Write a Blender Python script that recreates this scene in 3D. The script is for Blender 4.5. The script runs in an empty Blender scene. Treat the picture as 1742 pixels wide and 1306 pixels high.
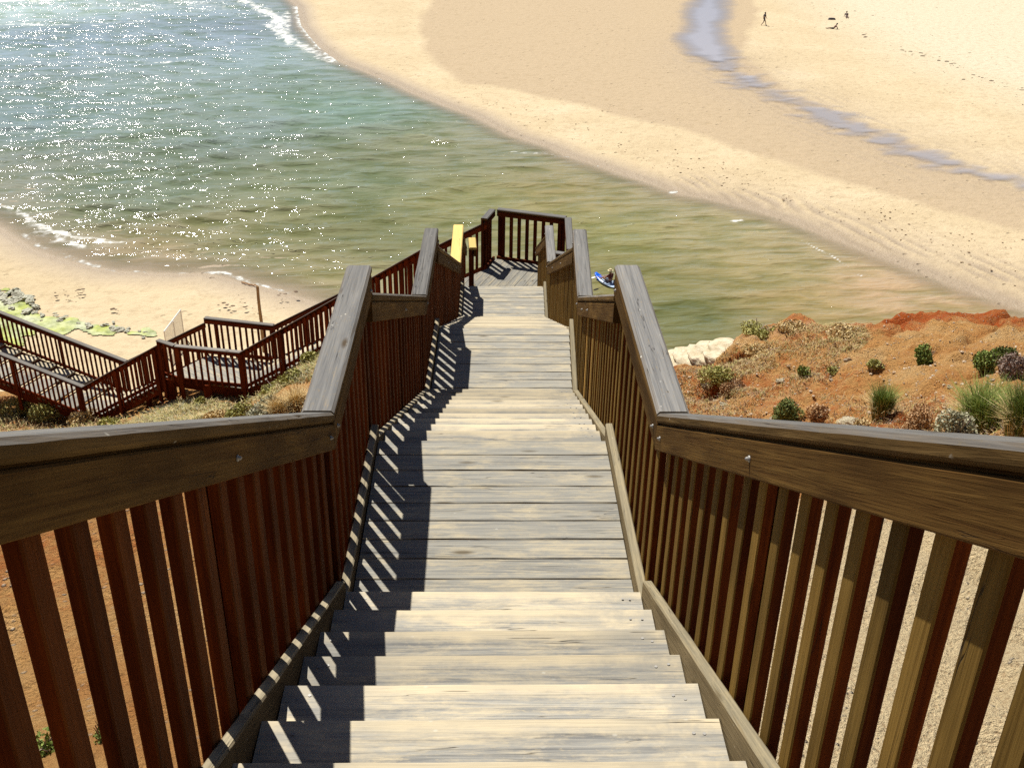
import bpy, bmesh, math, random
import numpy as np
from mathutils import Vector, Matrix
random.seed(7); RNG = np.random.default_rng(7)

# ---------------------------------------------------------------- camera, world, sun, exposure
FPX = 1830.0; CX, CY = 871.0, 653.0
_nad = np.array([812.0-CX, 4015.0-CY]); _u = _nad/np.linalg.norm(_nad)
TH = math.atan(993.0/FPX)
_r2 = np.array([_u[1], -_u[0]])
PSI = math.atan(((np.array([826.0-CX, -340.0-CY]) + _u*993.0) @ _r2)/(FPX/math.cos(TH)))
_hd = np.array([-math.sin(PSI), math.cos(PSI), 0]); _R = np.array([math.cos(PSI), math.sin(PSI), 0]); _Z = np.array([0, 0, 1.0])
FW = _hd*math.cos(TH) - _Z*math.sin(TH); DN = -_hd*math.sin(TH) - _Z*math.cos(TH)
EX = _R*_r2[0] + DN*_u[0]; EY = _R*_r2[1] + DN*_u[1]
def at(x, y, z):
    """point of the horizontal plane z (eye at 0) seen at photo pixel x, y"""
    d = FW*FPX + EX*(x-CX) + EY*(y-CY)
    return d*z/d[2]
def atXY(pts, z): return [tuple(at(x, y, z)[:2]) for x, y in pts]

scn = bpy.context.scene
cam_d = bpy.data.cameras.new('camera'); cam = bpy.data.objects.new('camera', cam_d)
scn.collection.objects.link(cam); scn.camera = cam
cam_d.sensor_fit = 'HORIZONTAL'; cam_d.sensor_width = 36; cam_d.lens = 36*FPX/1742.0
cam_d.clip_start = 0.05; cam_d.clip_end = 3000
m = Matrix.Identity(4)
for i in range(3):
    m[i][0] = EX[i]; m[i][1] = -EY[i]; m[i][2] = -FW[i]
cam.matrix_world = m

SUN_EL = math.radians(58); SUN_AZ = math.radians(-30)       # azimuth from +Y, towards +X
world = bpy.data.worlds.new('World'); scn.world = world; world.use_nodes = True
wn = world.node_tree.nodes; wl = world.node_tree.links
bg = wn['Background']; sky = wn.new('ShaderNodeTexSky'); sky.sky_type = 'NISHITA'; sky.sun_disc = False
sky.sun_elevation = SUN_EL; sky.sun_rotation = SUN_AZ; sky.dust_density = .4; sky.air_density = .55; sky.ozone_density = 1.5; sky.altitude = 50
wl.new(sky.outputs[0], bg.inputs[0]); bg.inputs[1].default_value = 0.05
sd = bpy.data.lights.new('sun', 'SUN'); sd.energy = 4.8; sd.angle = math.radians(0.5); sd.color = (1, 0.95, 0.86)
so = bpy.data.objects.new('sun', sd); scn.collection.objects.link(so)
sv = Vector((math.sin(SUN_AZ)*math.cos(SUN_EL), math.cos(SUN_AZ)*math.cos(SUN_EL), math.sin(SUN_EL)))
so.rotation_euler = sv.to_track_quat('Z', 'Y').to_euler(); so.location = (0, 0, 20)
scn.view_settings.view_transform = 'Standard'; scn.view_settings.look = 'None'
scn.cycles.diffuse_bounces = 2; scn.cycles.use_denoising = False
scn.view_settings.exposure = 0.45; scn.view_settings.gamma = 1

# ---------------------------------------------------------------- material helpers
class NT:
    def __init__(s, name):
        s.m = bpy.data.materials.new(name); s.m.use_nodes = True; s.t = s.m.node_tree
        s.n = s.t.nodes; s.p = s.n['Principled BSDF']; s.out = s.n['Material Output']
    def new(s, ty, **kw):
        nd = s.n.new(ty)
        for k, v in kw.items(): setattr(nd, k, v)
        return nd
    def lk(s, a, b): s.t.links.new(a, b)
    def noise(s, vec, scale, detail=4, rough=.6, dist=0):
        nd = s.new('ShaderNodeTexNoise'); nd.inputs['Scale'].default_value = scale
        nd.inputs['Detail'].default_value = detail; nd.inputs['Roughness'].default_value = rough
        nd.inputs['Distortion'].default_value = dist
        if vec is not None: s.lk(vec, nd.inputs['Vector'])
        return nd.outputs[0]
    def mapv(s, vec, scale=(1, 1, 1), rot=(0, 0, 0), loc=(0, 0, 0)):
        nd = s.new('ShaderNodeMapping'); nd.inputs['Scale'].default_value = scale
        nd.inputs['Rotation'].default_value = rot; nd.inputs['Location'].default_value = loc
        s.lk(vec, nd.inputs['Vector']); return nd.outputs[0]
    def ramp(s, fac, stops, interp='LINEAR'):
        nd = s.new('ShaderNodeValToRGB'); cr = nd.color_ramp; cr.interpolation = interp
        while len(cr.elements) < len(stops): cr.elements.new(.5)
        for e, (pos, c) in zip(cr.elements, stops):
            e.position = pos; e.color = (c, c, c, 1) if isinstance(c, (int, float)) else (*c, 1)
        s.lk(fac, nd.inputs[0]); return nd.outputs[0]
    def mix(s, fac, a, b, mode='MIX'):
        nd = s.new('ShaderNodeMix', data_type='RGBA', blend_type=mode)
        for i, v in ((0, fac), (6, a), (7, b)):
            if isinstance(v, (int, float)): nd.inputs[i].default_value = v
            elif isinstance(v, tuple): nd.inputs[i].default_value = (*v, 1)
            else: s.lk(v, nd.inputs[i])
        return nd.outputs[2]
    def math(s, op, a, b=0.0, clamp=False):
        nd = s.new('ShaderNodeMath', operation=op); nd.use_clamp = clamp
        for i, v in ((0, a), (1, b)):
            if isinstance(v, (int, float)): nd.inputs[i].default_value = v
            else: s.lk(v, nd.inputs[i])
        return nd.outputs[0]
    def attr(s, name, out='Vector'):
        nd = s.new('ShaderNodeAttribute', attribute_name=name); return nd.outputs[out]
    def bump(s, h, strength=.5, dist=.01, normal=None):
        nd = s.new('ShaderNodeBump'); nd.inputs['Strength'].default_value = strength
        nd.inputs['Distance'].default_value = dist; s.lk(h, nd.inputs['Height'])
        if normal is not None: s.lk(normal, nd.inputs['Normal'])
        return nd.outputs[0]
    def set(s, **kw):
        for k, v in kw.items():
            k = {'color': 'Base Color', 'rough': 'Roughness', 'normal': 'Normal', 'spec': 'Specular IOR Level', 'alpha': 'Alpha'}[k]
            if isinstance(v, (int, float)): s.p.inputs[k].default_value = v
            elif isinstance(v, tuple): s.p.inputs[k].default_value = (*v, 1)
            else: s.lk(v, s.p.inputs[k])
        return s.m

def gc_vec(t):
    g = t.attr('gc'); oi = t.new('ShaderNodeObjectInfo')
    mul = t.new('ShaderNodeVectorMath', operation='MULTIPLY_ADD')
    cb = t.new('ShaderNodeCombineXYZ'); t.lk(oi.outputs['Random'], cb.inputs[0]); t.lk(oi.outputs['Random'], cb.inputs[1]); t.lk(oi.outputs['Random'], cb.inputs[2])
    t.lk(cb.outputs[0], mul.inputs[0]); mul.inputs[1].default_value = (37.3, 11.7, 23.1); t.lk(g, mul.inputs[2])
    return mul.outputs[0], oi.outputs['Random']

def wood(name, side, side2, top=None, top2=None, patch=None, patch_at=.62, specks=.0, rough=.75, grain=1.0, tread=False, nosing=False):
    """boards with grain along gc.x; rain-washed upward faces may weather to another colour"""
    t = NT(name); v, rnd = gc_vec(t)
    g1 = t.noise(t.mapv(v, (1.1, 34, 34)), 1.6, 5, .65, .8)
    g2 = t.noise(t.mapv(v, (2.5, 150, 150)), 1, 3, .6)
    big = t.noise(t.mapv(v, (1.4, 5, 5)), 1.5, 3, .55)
    grainf = t.math('ADD', t.math('MULTIPLY', g1, .65), t.math('MULTIPLY', g2, .35))
    cs = t.mix(t.ramp(grainf, [(.36, 0.0), (.64, 1.0)]), side, side2)
    cs = t.mix(t.ramp(big, [(.35, .75), (.7, 0.0)]), cs, tuple(c*.55 for c in side))
    vary = t.math('ADD', t.math('MULTIPLY', rnd, .5), .75)
    col = cs
    if top:
        ct = t.mix(t.ramp(grainf, [(.38, 0.0), (.62, 1.0)]), top, top2)
        if patch:
            # grey surface worn through to pale timber and trodden-in sand
            pn = t.noise(t.mapv(v, (3.2, 9.5, 9.5) if tread else (1.9, 11, 11)), 1.0, 7, .74, .35 if tread else 1.2)
            g3 = t.noise(t.mapv(v, (3.0, 90, 90)), 1.3, 4, .7, .6)
            pn2 = t.math('ADD', t.math('ADD', t.math('MULTIPLY', pn, .62), t.math('MULTIPLY', g1, .13)), t.math('MULTIPLY', g3, .25))
            pf = t.ramp(pn2, [(patch_at-.09, 0.0), (patch_at-.01, .45), (patch_at+.08, 1.0)])
            sp_ = t.noise(t.mapv(v, (5, 14, 14)), 9, 5, .75)      # mottled grit
            ct = t.mix(t.ramp(sp_, [(.56, 0.0), (.68, .55)]), ct, tuple(c*.8 for c in patch))
            ct = t.mix(pf, ct, patch)
        geo = t.new('ShaderNodeNewGeometry'); sx = t.new('ShaderNodeSeparateXYZ'); t.lk(geo.outputs['True Normal'], sx.inputs[0])
        up = t.ramp(sx.outputs[2], [(.45, 0.0), (.75, 1.0)])
        col = t.mix(up, cs, ct)
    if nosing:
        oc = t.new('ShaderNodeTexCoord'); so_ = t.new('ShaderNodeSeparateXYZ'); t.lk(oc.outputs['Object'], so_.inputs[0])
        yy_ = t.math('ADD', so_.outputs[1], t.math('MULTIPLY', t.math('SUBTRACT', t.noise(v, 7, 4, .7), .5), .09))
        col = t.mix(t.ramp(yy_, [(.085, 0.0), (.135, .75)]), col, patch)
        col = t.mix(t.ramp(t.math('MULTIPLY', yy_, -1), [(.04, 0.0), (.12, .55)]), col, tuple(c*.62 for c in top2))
        # worn middle of the walk, greyer sides
        xx_ = t.math('ABSOLUTE', so_.outputs[0])
        col = t.mix(t.math('MULTIPLY', t.ramp(xx_, [(.28, 0.0), (.5, .6)]), t.ramp(t.noise(v, 5, 4, .7), [(.42, 0.0), (.55, 1.0)])), col, tuple(c*.8 for c in top2))
    # hairline checks along the grain
    ck = t.noise(t.mapv(v, (.8, 26, 26)), 1.3, 2, .5, .4)
    crack = t.ramp(t.math('ABSOLUTE', t.math('SUBTRACT', ck, .5)), [(0.0, 1.0), (.008, 0.0)])
    cm = t.math('MULTIPLY', crack, t.ramp(t.noise(t.mapv(v, (1.2, 7, 7)), 1.1, 2), [(.5, 0.0), (.58, .85)]))
    col = t.mix(cm, col, (.02, .015, .012))
    if specks:
        vo = t.new('ShaderNodeTexVoronoi'); vo.inputs['Scale'].default_value = 22; t.lk(t.mapv(v, (1, 1.5, 1.5)), vo.inputs['Vector'])
        sp = t.math('MULTIPLY', t.ramp(vo.outputs['Distance'], [(.10, 1.0), (.2, 0.0)]), t.ramp(t.noise(v, 9, 3), [(.58, 0.0), (.66, specks)]))
        col = t.mix(sp, col, (.62, .6, .52))
    # knots
    vk = t.new('ShaderNodeTexVoronoi'); vk.inputs['Scale'].default_value = 1; t.lk(t.mapv(v, (1.7, 6.5, 6.5)), vk.inputs['Vector'])
    kn = t.ramp(vk.outputs['Distance'], [(.05, .8), (.12, 0.0)])
    col = t.mix(kn, col, tuple(c*.45 for c in side))
    hv = t.new('ShaderNodeHueSaturation'); t.lk(col, hv.inputs['Color']); t.lk(vary, hv.inputs['Value'])
    h = t.math('SUBTRACT', t.math('ADD', grainf, t.math('MULTIPLY', g1, .3)), t.math('MULTIPLY', cm, .8))
    return t.set(color=hv.outputs[0], rough=.85, spec=.07, normal=t.bump(h, .55*grain, .006))

M = {}
M['cap'] = wood('weathered_handrail', (.125, .072, .022), (.24, .15, .055), (.125, .125, .125), (.225, .218, .205), (.33, .25, .14), .66, .8, .6)
M['cap_new'] = wood('new_pine_handrail', (.66, .44, .13), (.74, .52, .19), (.70, .50, .17), (.78, .58, .22))
M['fascia'] = wood('bleached_fascia', (.085, .040, .009), (.185, .105, .028))
M['stain'] = wood('red_stained_timber', (.070, .013, .003), (.165, .040, .006))
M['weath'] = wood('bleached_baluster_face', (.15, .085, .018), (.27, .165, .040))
M['shadeL'] = wood('shaded_baluster_face', (.085, .024, .005), (.17, .052, .010))  # darker copy of the bleached face: left rail's shade painted in
M['post_new'] = wood('newer_pine_post', (.42, .24, .06), (.52, .32, .09))
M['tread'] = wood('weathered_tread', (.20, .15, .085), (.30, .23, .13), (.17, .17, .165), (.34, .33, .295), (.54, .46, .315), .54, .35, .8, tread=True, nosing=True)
M['deck'] = wood('deck_planks', (.20, .15, .085), (.30, .23, .13), (.20, .20, .19), (.37, .355, .305), (.53, .45, .30), .57, .35, .8, tread=True)
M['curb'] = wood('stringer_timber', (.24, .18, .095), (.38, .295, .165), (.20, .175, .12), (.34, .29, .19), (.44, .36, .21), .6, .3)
M['curbL'] = wood('shaded_stringer_timber', (.07, .05, .028), (.13, .095, .055), (.22, .19, .13), (.34, .29, .2), (.42, .35, .22), .6, .3)  # copy of the stringer timber with left-side shade painted into its sides
M['lowcap'] = wood('lower_handrail', (.07, .024, .010), (.12, .045, .018), (.16, .15, .14), (.27, .25, .22))
M['low'] = wood('lower_red_timber', (.10, .016, .004), (.22, .045, .010))
def simple(name, col, rough=.6, metal=0, nscale=8, var=.25):
    t = NT(name); tc = t.new('ShaderNodeTexCoord')
    n = t.noise(tc.outputs['Object'], nscale, 4)
    c = t.mix(n, tuple(x*(1-var) for x in col), tuple(min(1, x*(1+var)) for x in col))
    t.p.inputs['Metallic'].default_value = metal
    return t.set(color=c, rough=rough)
M['steel'] = simple('galvanised_steel', (.30, .29, .27), .55, .4)

# ---------------------------------------------------------------- object helpers
COL = scn.collection
def props(o, label=None, cat=None, group=None, kind=None):
    if label: o['label'] = label
    if cat: o['category'] = cat
    if group: o['group'] = group
    if kind: o['kind'] = kind
    return o
def thing(name, label, cat, loc, group=None):
    o = bpy.data.objects.new(name, None); COL.objects.link(o); o.location = loc
    o.empty_display_size = .2
    return props(o, label, cat, group)
def mesh_obj(name, verts, faces, mats, parent=None, gc=None, matidx=None, smooth=False, origin=None):
    verts = np.asarray(verts, float)
    org = np.array(origin if origin is not None else verts.mean(0) if len(verts) else (0, 0, 0))
    me = bpy.data.meshes.new(name); me.from_pydata((verts-org).tolist(), [], faces)
    for mm in (mats if isinstance(mats, (list, tuple)) else [mats]): me.materials.append(mm)
    if gc is not None:
        a = me.attributes.new('gc', 'FLOAT_VECTOR', 'POINT'); a.data.foreach_set('vector', np.asarray(gc, np.float32).ravel())
    if matidx is not None: me.polygons.foreach_set('material_index', matidx)
    if smooth: me.polygons.foreach_set('use_smooth', [True]*len(me.polygons))
    me.update()
    o = bpy.data.objects.new(name, me); COL.objects.link(o)
    if parent is not None:
        o.parent = parent; o.location = Vector(org) - Vector(parent.location)
    else: o.location = org
    return o

class Slabs:
    """collects beams: a chamfered section swept along a path, kept vertical-ended like cut rails"""
    def __init__(s): s.v = []; s.f = []; s.g = []; s.mi = []
    def add(s, P, Q, n, a0, a1, b0, b1, ch=.005, seg=1, jit=0.0, mi=0, face_mi=None, path=None, upz=None):
        P = np.array(P, float); Q = np.array(Q, float); n = np.array([n[0], n[1], n[2] if len(n) > 2 else 0.0]); n /= np.linalg.norm(n)
        up = _Z if upz is None else np.array(upz, float)
        pts = [P + (Q-P)*k/seg for k in range(seg+1)] if path is None else [np.array(p, float) for p in path]
        ch = min(ch, abs(a1-a0)*.3, abs(b1-b0)*.3)
        sec = [(a0+ch, b0), (a1-ch, b0), (a1, b0+ch), (a1, b1-ch), (a1-ch, b1), (a0+ch, b1), (a0, b1-ch), (a0, b0+ch)]
        base = len(s.v); L = 0; off = RNG.random(3)*40
        m0 = len(pts)
        for k, p in enumerate(pts):
            if k: L += np.linalg.norm(p-pts[k-1])
            for a, b in sec:
                j = (RNG.random(3)-.5)*2*jit if jit else np.zeros(3)
                s.v.append(p + n*a + up*b + j); s.g.append((L+off[0], a+off[1], b+off[2]))
        d = pts[-1]-pts[0]
        flip = np.dot(np.cross(n, up), d) < 0
        def fc(l, mm):
            s.f.append(l[::-1] if flip else l); s.mi.append(mm)
        for k in range(m0-1):
            for i in range(8):
                j = (i+1) % 8
                mm = mi
                if face_mi is not None and i == 6 - 0 and False: mm = mi
                if face_mi is not None and i in (5, 6, 7): mm = face_mi
                fc([base+k*8+i, base+k*8+j, base+(k+1)*8+j, base+(k+1)*8+i], mm)
        fc([base+i for i in range(8)][::-1], mi); fc([base+(m0-1)*8+i for i in range(8)], mi)
    def build(s, name, mats, parent, origin=None):
        return mesh_obj(name, s.v, s.f, mats, parent, s.g, s.mi, origin=origin)
def one(name, mats, parent, *a, **k):
    s = Slabs(); s.add(*a, **k); return s.build(name, mats, parent)

def bolt(p, nrm, parent, r=.006):
    """domed coach-bolt head on a washer"""
    nrm = Vector(nrm).normalized(); q = nrm.to_track_quat('Z', 'Y').to_matrix()
    vs = []; fs = []
    rings = [(r*1.5, 0), (r*1.5, .003), (r, .004), (r*.8, .009), (r*.3, .012)]
    for rr, h in rings:
        for k in range(10):
            a = k*math.tau/10; vs.append(Vector(p) + q @ Vector((rr*math.cos(a), rr*math.sin(a), h)))
    for i in range(len(rings)-1):
        for k in range(10): fs.append([i*10+k, i*10+(k+1) % 10, (i+1)*10+(k+1) % 10, (i+1)*10+k])
    fs.append([40+k for k in range(10)])
    return mesh_obj('bolt', vs, fs, M['steel'], parent, smooth=True)

GAPB = .158
def railing(label, T0, T1, n, foot, mats=('cap', 'fascia', 'stain', 'weath', 'curb'), curb=(.0, .08), posts=(), ends=(.06, .06),
            cap_jit=.0, capw=.125, kick=None, bal_low=None, fasc=.12, group='wooden railings of the cliff stairs', cap_path=None,
            bolts=(), name='railing', bal_w=.065, bal_start=.07, curb_line=None, cap_w0=0.0):
    """T0,T1 = inner top edge of the cap; n = outward; foot = height of the cap top above the floor line (at T0, at T1)"""
    T0 = np.array(T0, float); T1 = np.array(T1, float); n = np.array([n[0], n[1], 0.0]); n /= np.linalg.norm(n)
    f0, f1 = foot if isinstance(foot, tuple) else (foot, foot)
    root = thing(name, label, 'railing', tuple(T0 - _Z*f0), group)
    d = T1-T0; L = math.hypot(d[0], d[1]); seg = max(1, int(L/.12)) if cap_jit else 1
    mcap, mfas, mst, mwe, mcu = [M[x] for x in mats]
    one('handrail', mcap, root, T0, T1, n, cap_w0-.004, capw, -.045, 0, ch=.012, seg=seg, jit=cap_jit, path=cap_path)
    fs_ = Slabs(); fs_.add(T0, T1, n, 0, .042, -.045-.004-fasc, -.053, ch=.005, seg=seg, jit=cap_jit*.7)
    fs_.add(T0, T1, n, .014, .040, -.0535, -.0452, ch=.001); fs_.build('fascia', mfas, root)  # added packing strip that blocks sunlight through the slit under the cap
    F0 = T0-_Z*f0; F1 = T1-_Z*f1
    if curb:
        if curb_line: C0, C1 = np.array(curb_line[0]), np.array(curb_line[1])
        else: C0, C1 = F0, F1
        one('stringer' if abs(d[2]) > .1 else 'kerb_board', mcu, root, C0, C1, n, 0.002, .043, curb[0]-.16, curb[1], ch=.006, seg=seg, jit=cap_jit)
    if kick: one('kick_board', mst, root, F0, F1, n, 0.0, .04, kick[0], kick[1])
    # balusters
    nb = int((L-ends[0]-ends[1])/GAPB); s0 = ends[0] + (L-ends[0]-ends[1]-nb*GAPB)/2
    hd = d/L; hd[2] = 0
    low = bal_low if bal_low is not None else -.14
    proto = None
    ppos = [p*L for p in posts]
    for k in range(nb+1):
        s = s0 + k*GAPB
        if 'new' in bolts and any(abs(s-p) < .085 for p in ppos): continue
        c = T0 + d*(s/L); fl = F0 + (F1-F0)*(s/L)
        top = c[2]-.05; bot = fl[2]+low
        lean = (random.random()-.5)*.006
        sb = Slabs()
        a = .0445
        # vertical post: path vertical, section axes = n and travel direction
        sb.add((c[0]+n[0]*a-hd[0]*bal_w/2, c[1]+n[1]*a-hd[1]*bal_w/2, bot), (c[0]+n[0]*a-hd[0]*bal_w/2+lean, c[1]+n[1]*a-hd[1]*bal_w/2, top),
               n, 0, .033, 0, bal_w, ch=.004, upz=(hd[0], hd[1], 0), face_mi=1)
        sb.build('baluster', [mst, mwe], root)
    for pi, p in enumerate(ppos):
        c = T0 + d*(p/L); fl = F0 + (F1-F0)*(p/L)
        sb = Slabs(); w = .09; po = .0445 if 'new' in bolts else .079; pw = .08 if 'new' in bolts else .045
        sb.add((c[0]+n[0]*po-hd[0]*w/2, c[1]+n[1]*po-hd[1]*w/2, fl[2]-.5), (c[0]+n[0]*po-hd[0]*w/2, c[1]+n[1]*po-hd[1]*w/2, c[2]-.05), n, 0, pw, 0, w, ch=.005,
               upz=(hd[0], hd[1], 0), face_mi=1)
        mp = M['post_new'] if 'new' in bolts else mst
        sb.build('post', [mst, mwe] if 'new' not in bolts else [mp, mp], root)
        if 'no' not in bolts: bolt(c - _Z*(.045+fasc*.55) - n*.0005, -n, root)
    return root

def supports(root, pts, top, dia=.14, mat='low'):
    for x, y, zt in pts:
        zb = land(x, y)-.3
        if zt-zb > .1:
            sb = Slabs(); sb.add((x-dia/2, y-dia/2, zb), (x-dia/2, y-dia/2, zt), (1, 0), 0, dia, 0, dia, ch=.008, upz=(0, 1, 0)); sb.build('support_post', M[mat], root)

# ---------------------------------------------------------------- land surface (numpy)
def seg_dist(X, Y, poly, closed=False):
    P = list(poly); best = np.full(X.shape, 1e9)
    n = len(P)
    for i in range(n if closed else n-1):
        ax, ay = P[i]; bx, by = P[(i+1) % n]; dx, dy = bx-ax, by-ay
        t = np.clip(((X-ax)*dx+(Y-ay)*dy)/(dx*dx+dy*dy+1e-12), 0, 1)
        best = np.minimum(best, np.hypot(X-ax-t*dx, Y-ay-t*dy))
    return best
def inside(X, Y, poly):
    r = np.zeros(X.shape, bool); n = len(poly)
    for i in range(n):
        ax, ay = poly[i]; bx, by = poly[(i+1) % n]
        c = ((ay > Y) != (by > Y)); xx = (bx-ax)*(Y-ay)/(by-ay+1e-12)+ax
        r ^= c & (X < xx)
    return r
def sdist(X, Y, poly):
    d = seg_dist(X, Y, poly, True); return np.where(inside(X, Y, poly), d, -d)
def vnoise(X, Y, scale, seed=0, octv=4, rough=.5):
    out = np.zeros(np.shape(X)); amp = 1; tot = 0
    for o in range(octv):
        r = np.random.default_rng(seed*17+o); T = r.random((256, 256))
        x = np.asarray(X)*scale*2**o+31.7*o; y = np.asarray(Y)*scale*2**o+17.3*o
        xi = np.floor(x).astype(int); yi = np.floor(y).astype(int); fx = x-xi; fy = y-yi
        fx = fx*fx*(3-2*fx); fy = fy*fy*(3-2*fy)
        g = lambda i, j: T[(xi+i) % 256, (yi+j) % 256]
        out += amp*((g(0, 0)*(1-fx)+g(1, 0)*fx)*(1-fy)+(g(0, 1)*(1-fx)+g(1, 1)*fx)*fy-.5); tot += amp; amp *= rough
    return out/tot*2
SEA = -27.0
CP = np.array([(0, -4, -2.2), (0, 0, -2.9), (0, 4, -4.1), (0, 8, -5.6), (.2, 12, -7.1), (.4, 15, -8.3), (.6, 18, -9.9),
    (-2, 2, -3.6), (-2, 6, -5.0), (-4, 8, -5.9), (-3, 13, -7.7), (-3.5, 17, -9.4), (-4.2, 20.5, -11.25), (-3.2, 19.7, -10.3), (-2, 18.5, -9.2), (-5.3, 21.5, -12.35),
    (-10, 21, -13.0), (-13, 21, -13.4), (-9.9, 23.4, -14.2), (-20, 29, -17.5), (-10, 15, -10.5), (-10, 5, -6.5), (-25, 10, -10), (-30, 33, -19),
    (2, 3, -4.4), (2, 7, -5.8), (4, 8, -6.2), (6, 12.6, -7.9), (8, 16.5, -9.5), (2, 14, -8.6), (3.5, 18.5, -11.6), (14, 14, -8.0), (16, 22, -10.7), (12, 24, -11.4),
    (15, 29, -13.0), (8, 27.6, -13.1), (5.6, 23.5, -12.4), (6.5, 20, -11.3), (22, 30, -12.4), (30, 20, -9), (30, 5, -5), (14, 3, -4.2), (50, 20, -8), (-50, 15, -12), (10, 19, -9.9)])
CP = np.r_[CP, [[*at(x, y, z)[:2], z] for x, y, z in [(400, 700, -11.15), (330, 700, -12.3), (250, 705, -13.3), (400, 672, -12.3), (335, 655, -13.3), (270, 665, -14.1), (200, 712, -13.7), (150, 722, -14.0),
    (100, 705, -14.1), (20, 690, -14.8), (-60, 680, -15.4), (500, 640, -10.75), (540, 605, -10.4)]]]
def rbf_fit(P):
    d = np.hypot(P[:, None, 0]-P[None, :, 0], P[:, None, 1]-P[None, :, 1]); n = len(P)
    K = np.where(d > 0, d*d*np.log(d+1e-9), 0) + np.eye(n)*.4
    A = np.zeros((n+3, n+3)); A[:n, :n] = K; A[:n, n] = 1; A[:n, n+1:] = P[:, :2]; A[n:, :n] = A[:n, n:].T
    return np.linalg.solve(A, np.r_[P[:, 2], 0, 0, 0])
RW = rbf_fit(CP)
def land_smooth(X, Y):
    X = np.asarray(X, float); Y = np.asarray(Y, float); z = RW[-3] + RW[-2]*X + RW[-1]*Y
    for (px, py, _), w in zip(CP, RW[:-3]):
        d2 = (X-px)**2+(Y-py)**2; z = z + w*.5*d2*np.log(d2+1e-12)
    return z
EDGE = [(-70, 56), (-40, 42), (-22, 33), (-15, 28.8), (-12, 27.2), (-9.8, 27.0), (-7.4, 26.6), (-6.2, 25.0), (-5.0, 23.4), (-3, 21.2), (0, 19.0), (1.8, 18.8), (3.2, 20), (4.3, 22.6)]
EDGE += [tuple(at(*p)[:2]) for p in [(1146, 600, -12.3), (1200, 592, -12.4), (1226, 582, -12.5), (1240, 562, -12.7), (1262, 549, -12.9), (1292, 537, -13.1), (1330, 531, -13.2), (1375, 532, -13.1), (1405, 545, -12.9), (1440, 549, -12.8),
    (1475, 545, -12.8), (1520, 535, -12.9), (1600, 529, -12.9), (1670, 536, -12.6), (1742, 540, -12.3)]]
EDGE += [(24, 32), (40, 38), (90, 44)]
LANDPOLY = EDGE + [(90, -60), (-70, -60)]
HOLLOWS = [(*at(1262, 604, -12.6)[:2], .35, .8), (*at(1250, 580, -12.6)[:2], .3, .6), (*at(1350, 596, -12.5)[:2], .4, .6), (*at(1430, 556, -12.9)[:2], .3, .7), (*at(1498, 558, -12.8)[:2], .5, .8), (*at(1380, 725, -9.5)[:2], .25, .3), (*at(1225, 640, -11.8)[:2], .35, .5)]
def land(X, Y, detail=True):
    X = np.asarray(X, float); Y = np.asarray(Y, float)
    sh = X.shape; X = X.ravel(); Y = Y.ravel()
    z = land_smooth(X, Y)
    wob = vnoise(X, Y, .5, 5, 3)*.5
    d = sdist(X, Y, LANDPOLY) + wob*np.clip((Y-15)/5, 0, 1)
    if detail:
        am = .35 + .65*np.clip((np.abs(X-.3)-1.5)/2, 0, 1)
        z = z + am*(vnoise(X, Y, .45, 1, 5, .6)*.34 + vnoise(X, Y, 2.0, 2, 5, .7)*(.13+.12*np.clip((X-3)/2, 0, 1)))
        for hx, hy, hr, hd_ in HOLLOWS: z = z - hd_*np.exp(-(((X-hx)/(hr*1.8))**2+((Y-hy)/hr)**2)**2)
        # gullies and undercut hollows
        g = vnoise(X, Y, .33, 9, 3); z = z - am*.7*np.clip(.09-np.abs(g), 0, 1)*4*np.clip((X-2)/3, 0, 1)
    over = np.clip(-d, 0, None)
    z = z - np.clip(.5-d, 0, .5)**2*1.0
    cl = over*3.2 + 2.0*np.clip(over*1.6, 0, 1)
    z = np.where(over > 0, z - cl + vnoise(X, Y, .8, 3, 4)*.8*np.clip(over, 0, 1), z)
    return np.maximum(z, SEA-2.5).reshape(sh) if sh else float(np.maximum(z, SEA-2.5)[0])

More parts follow.
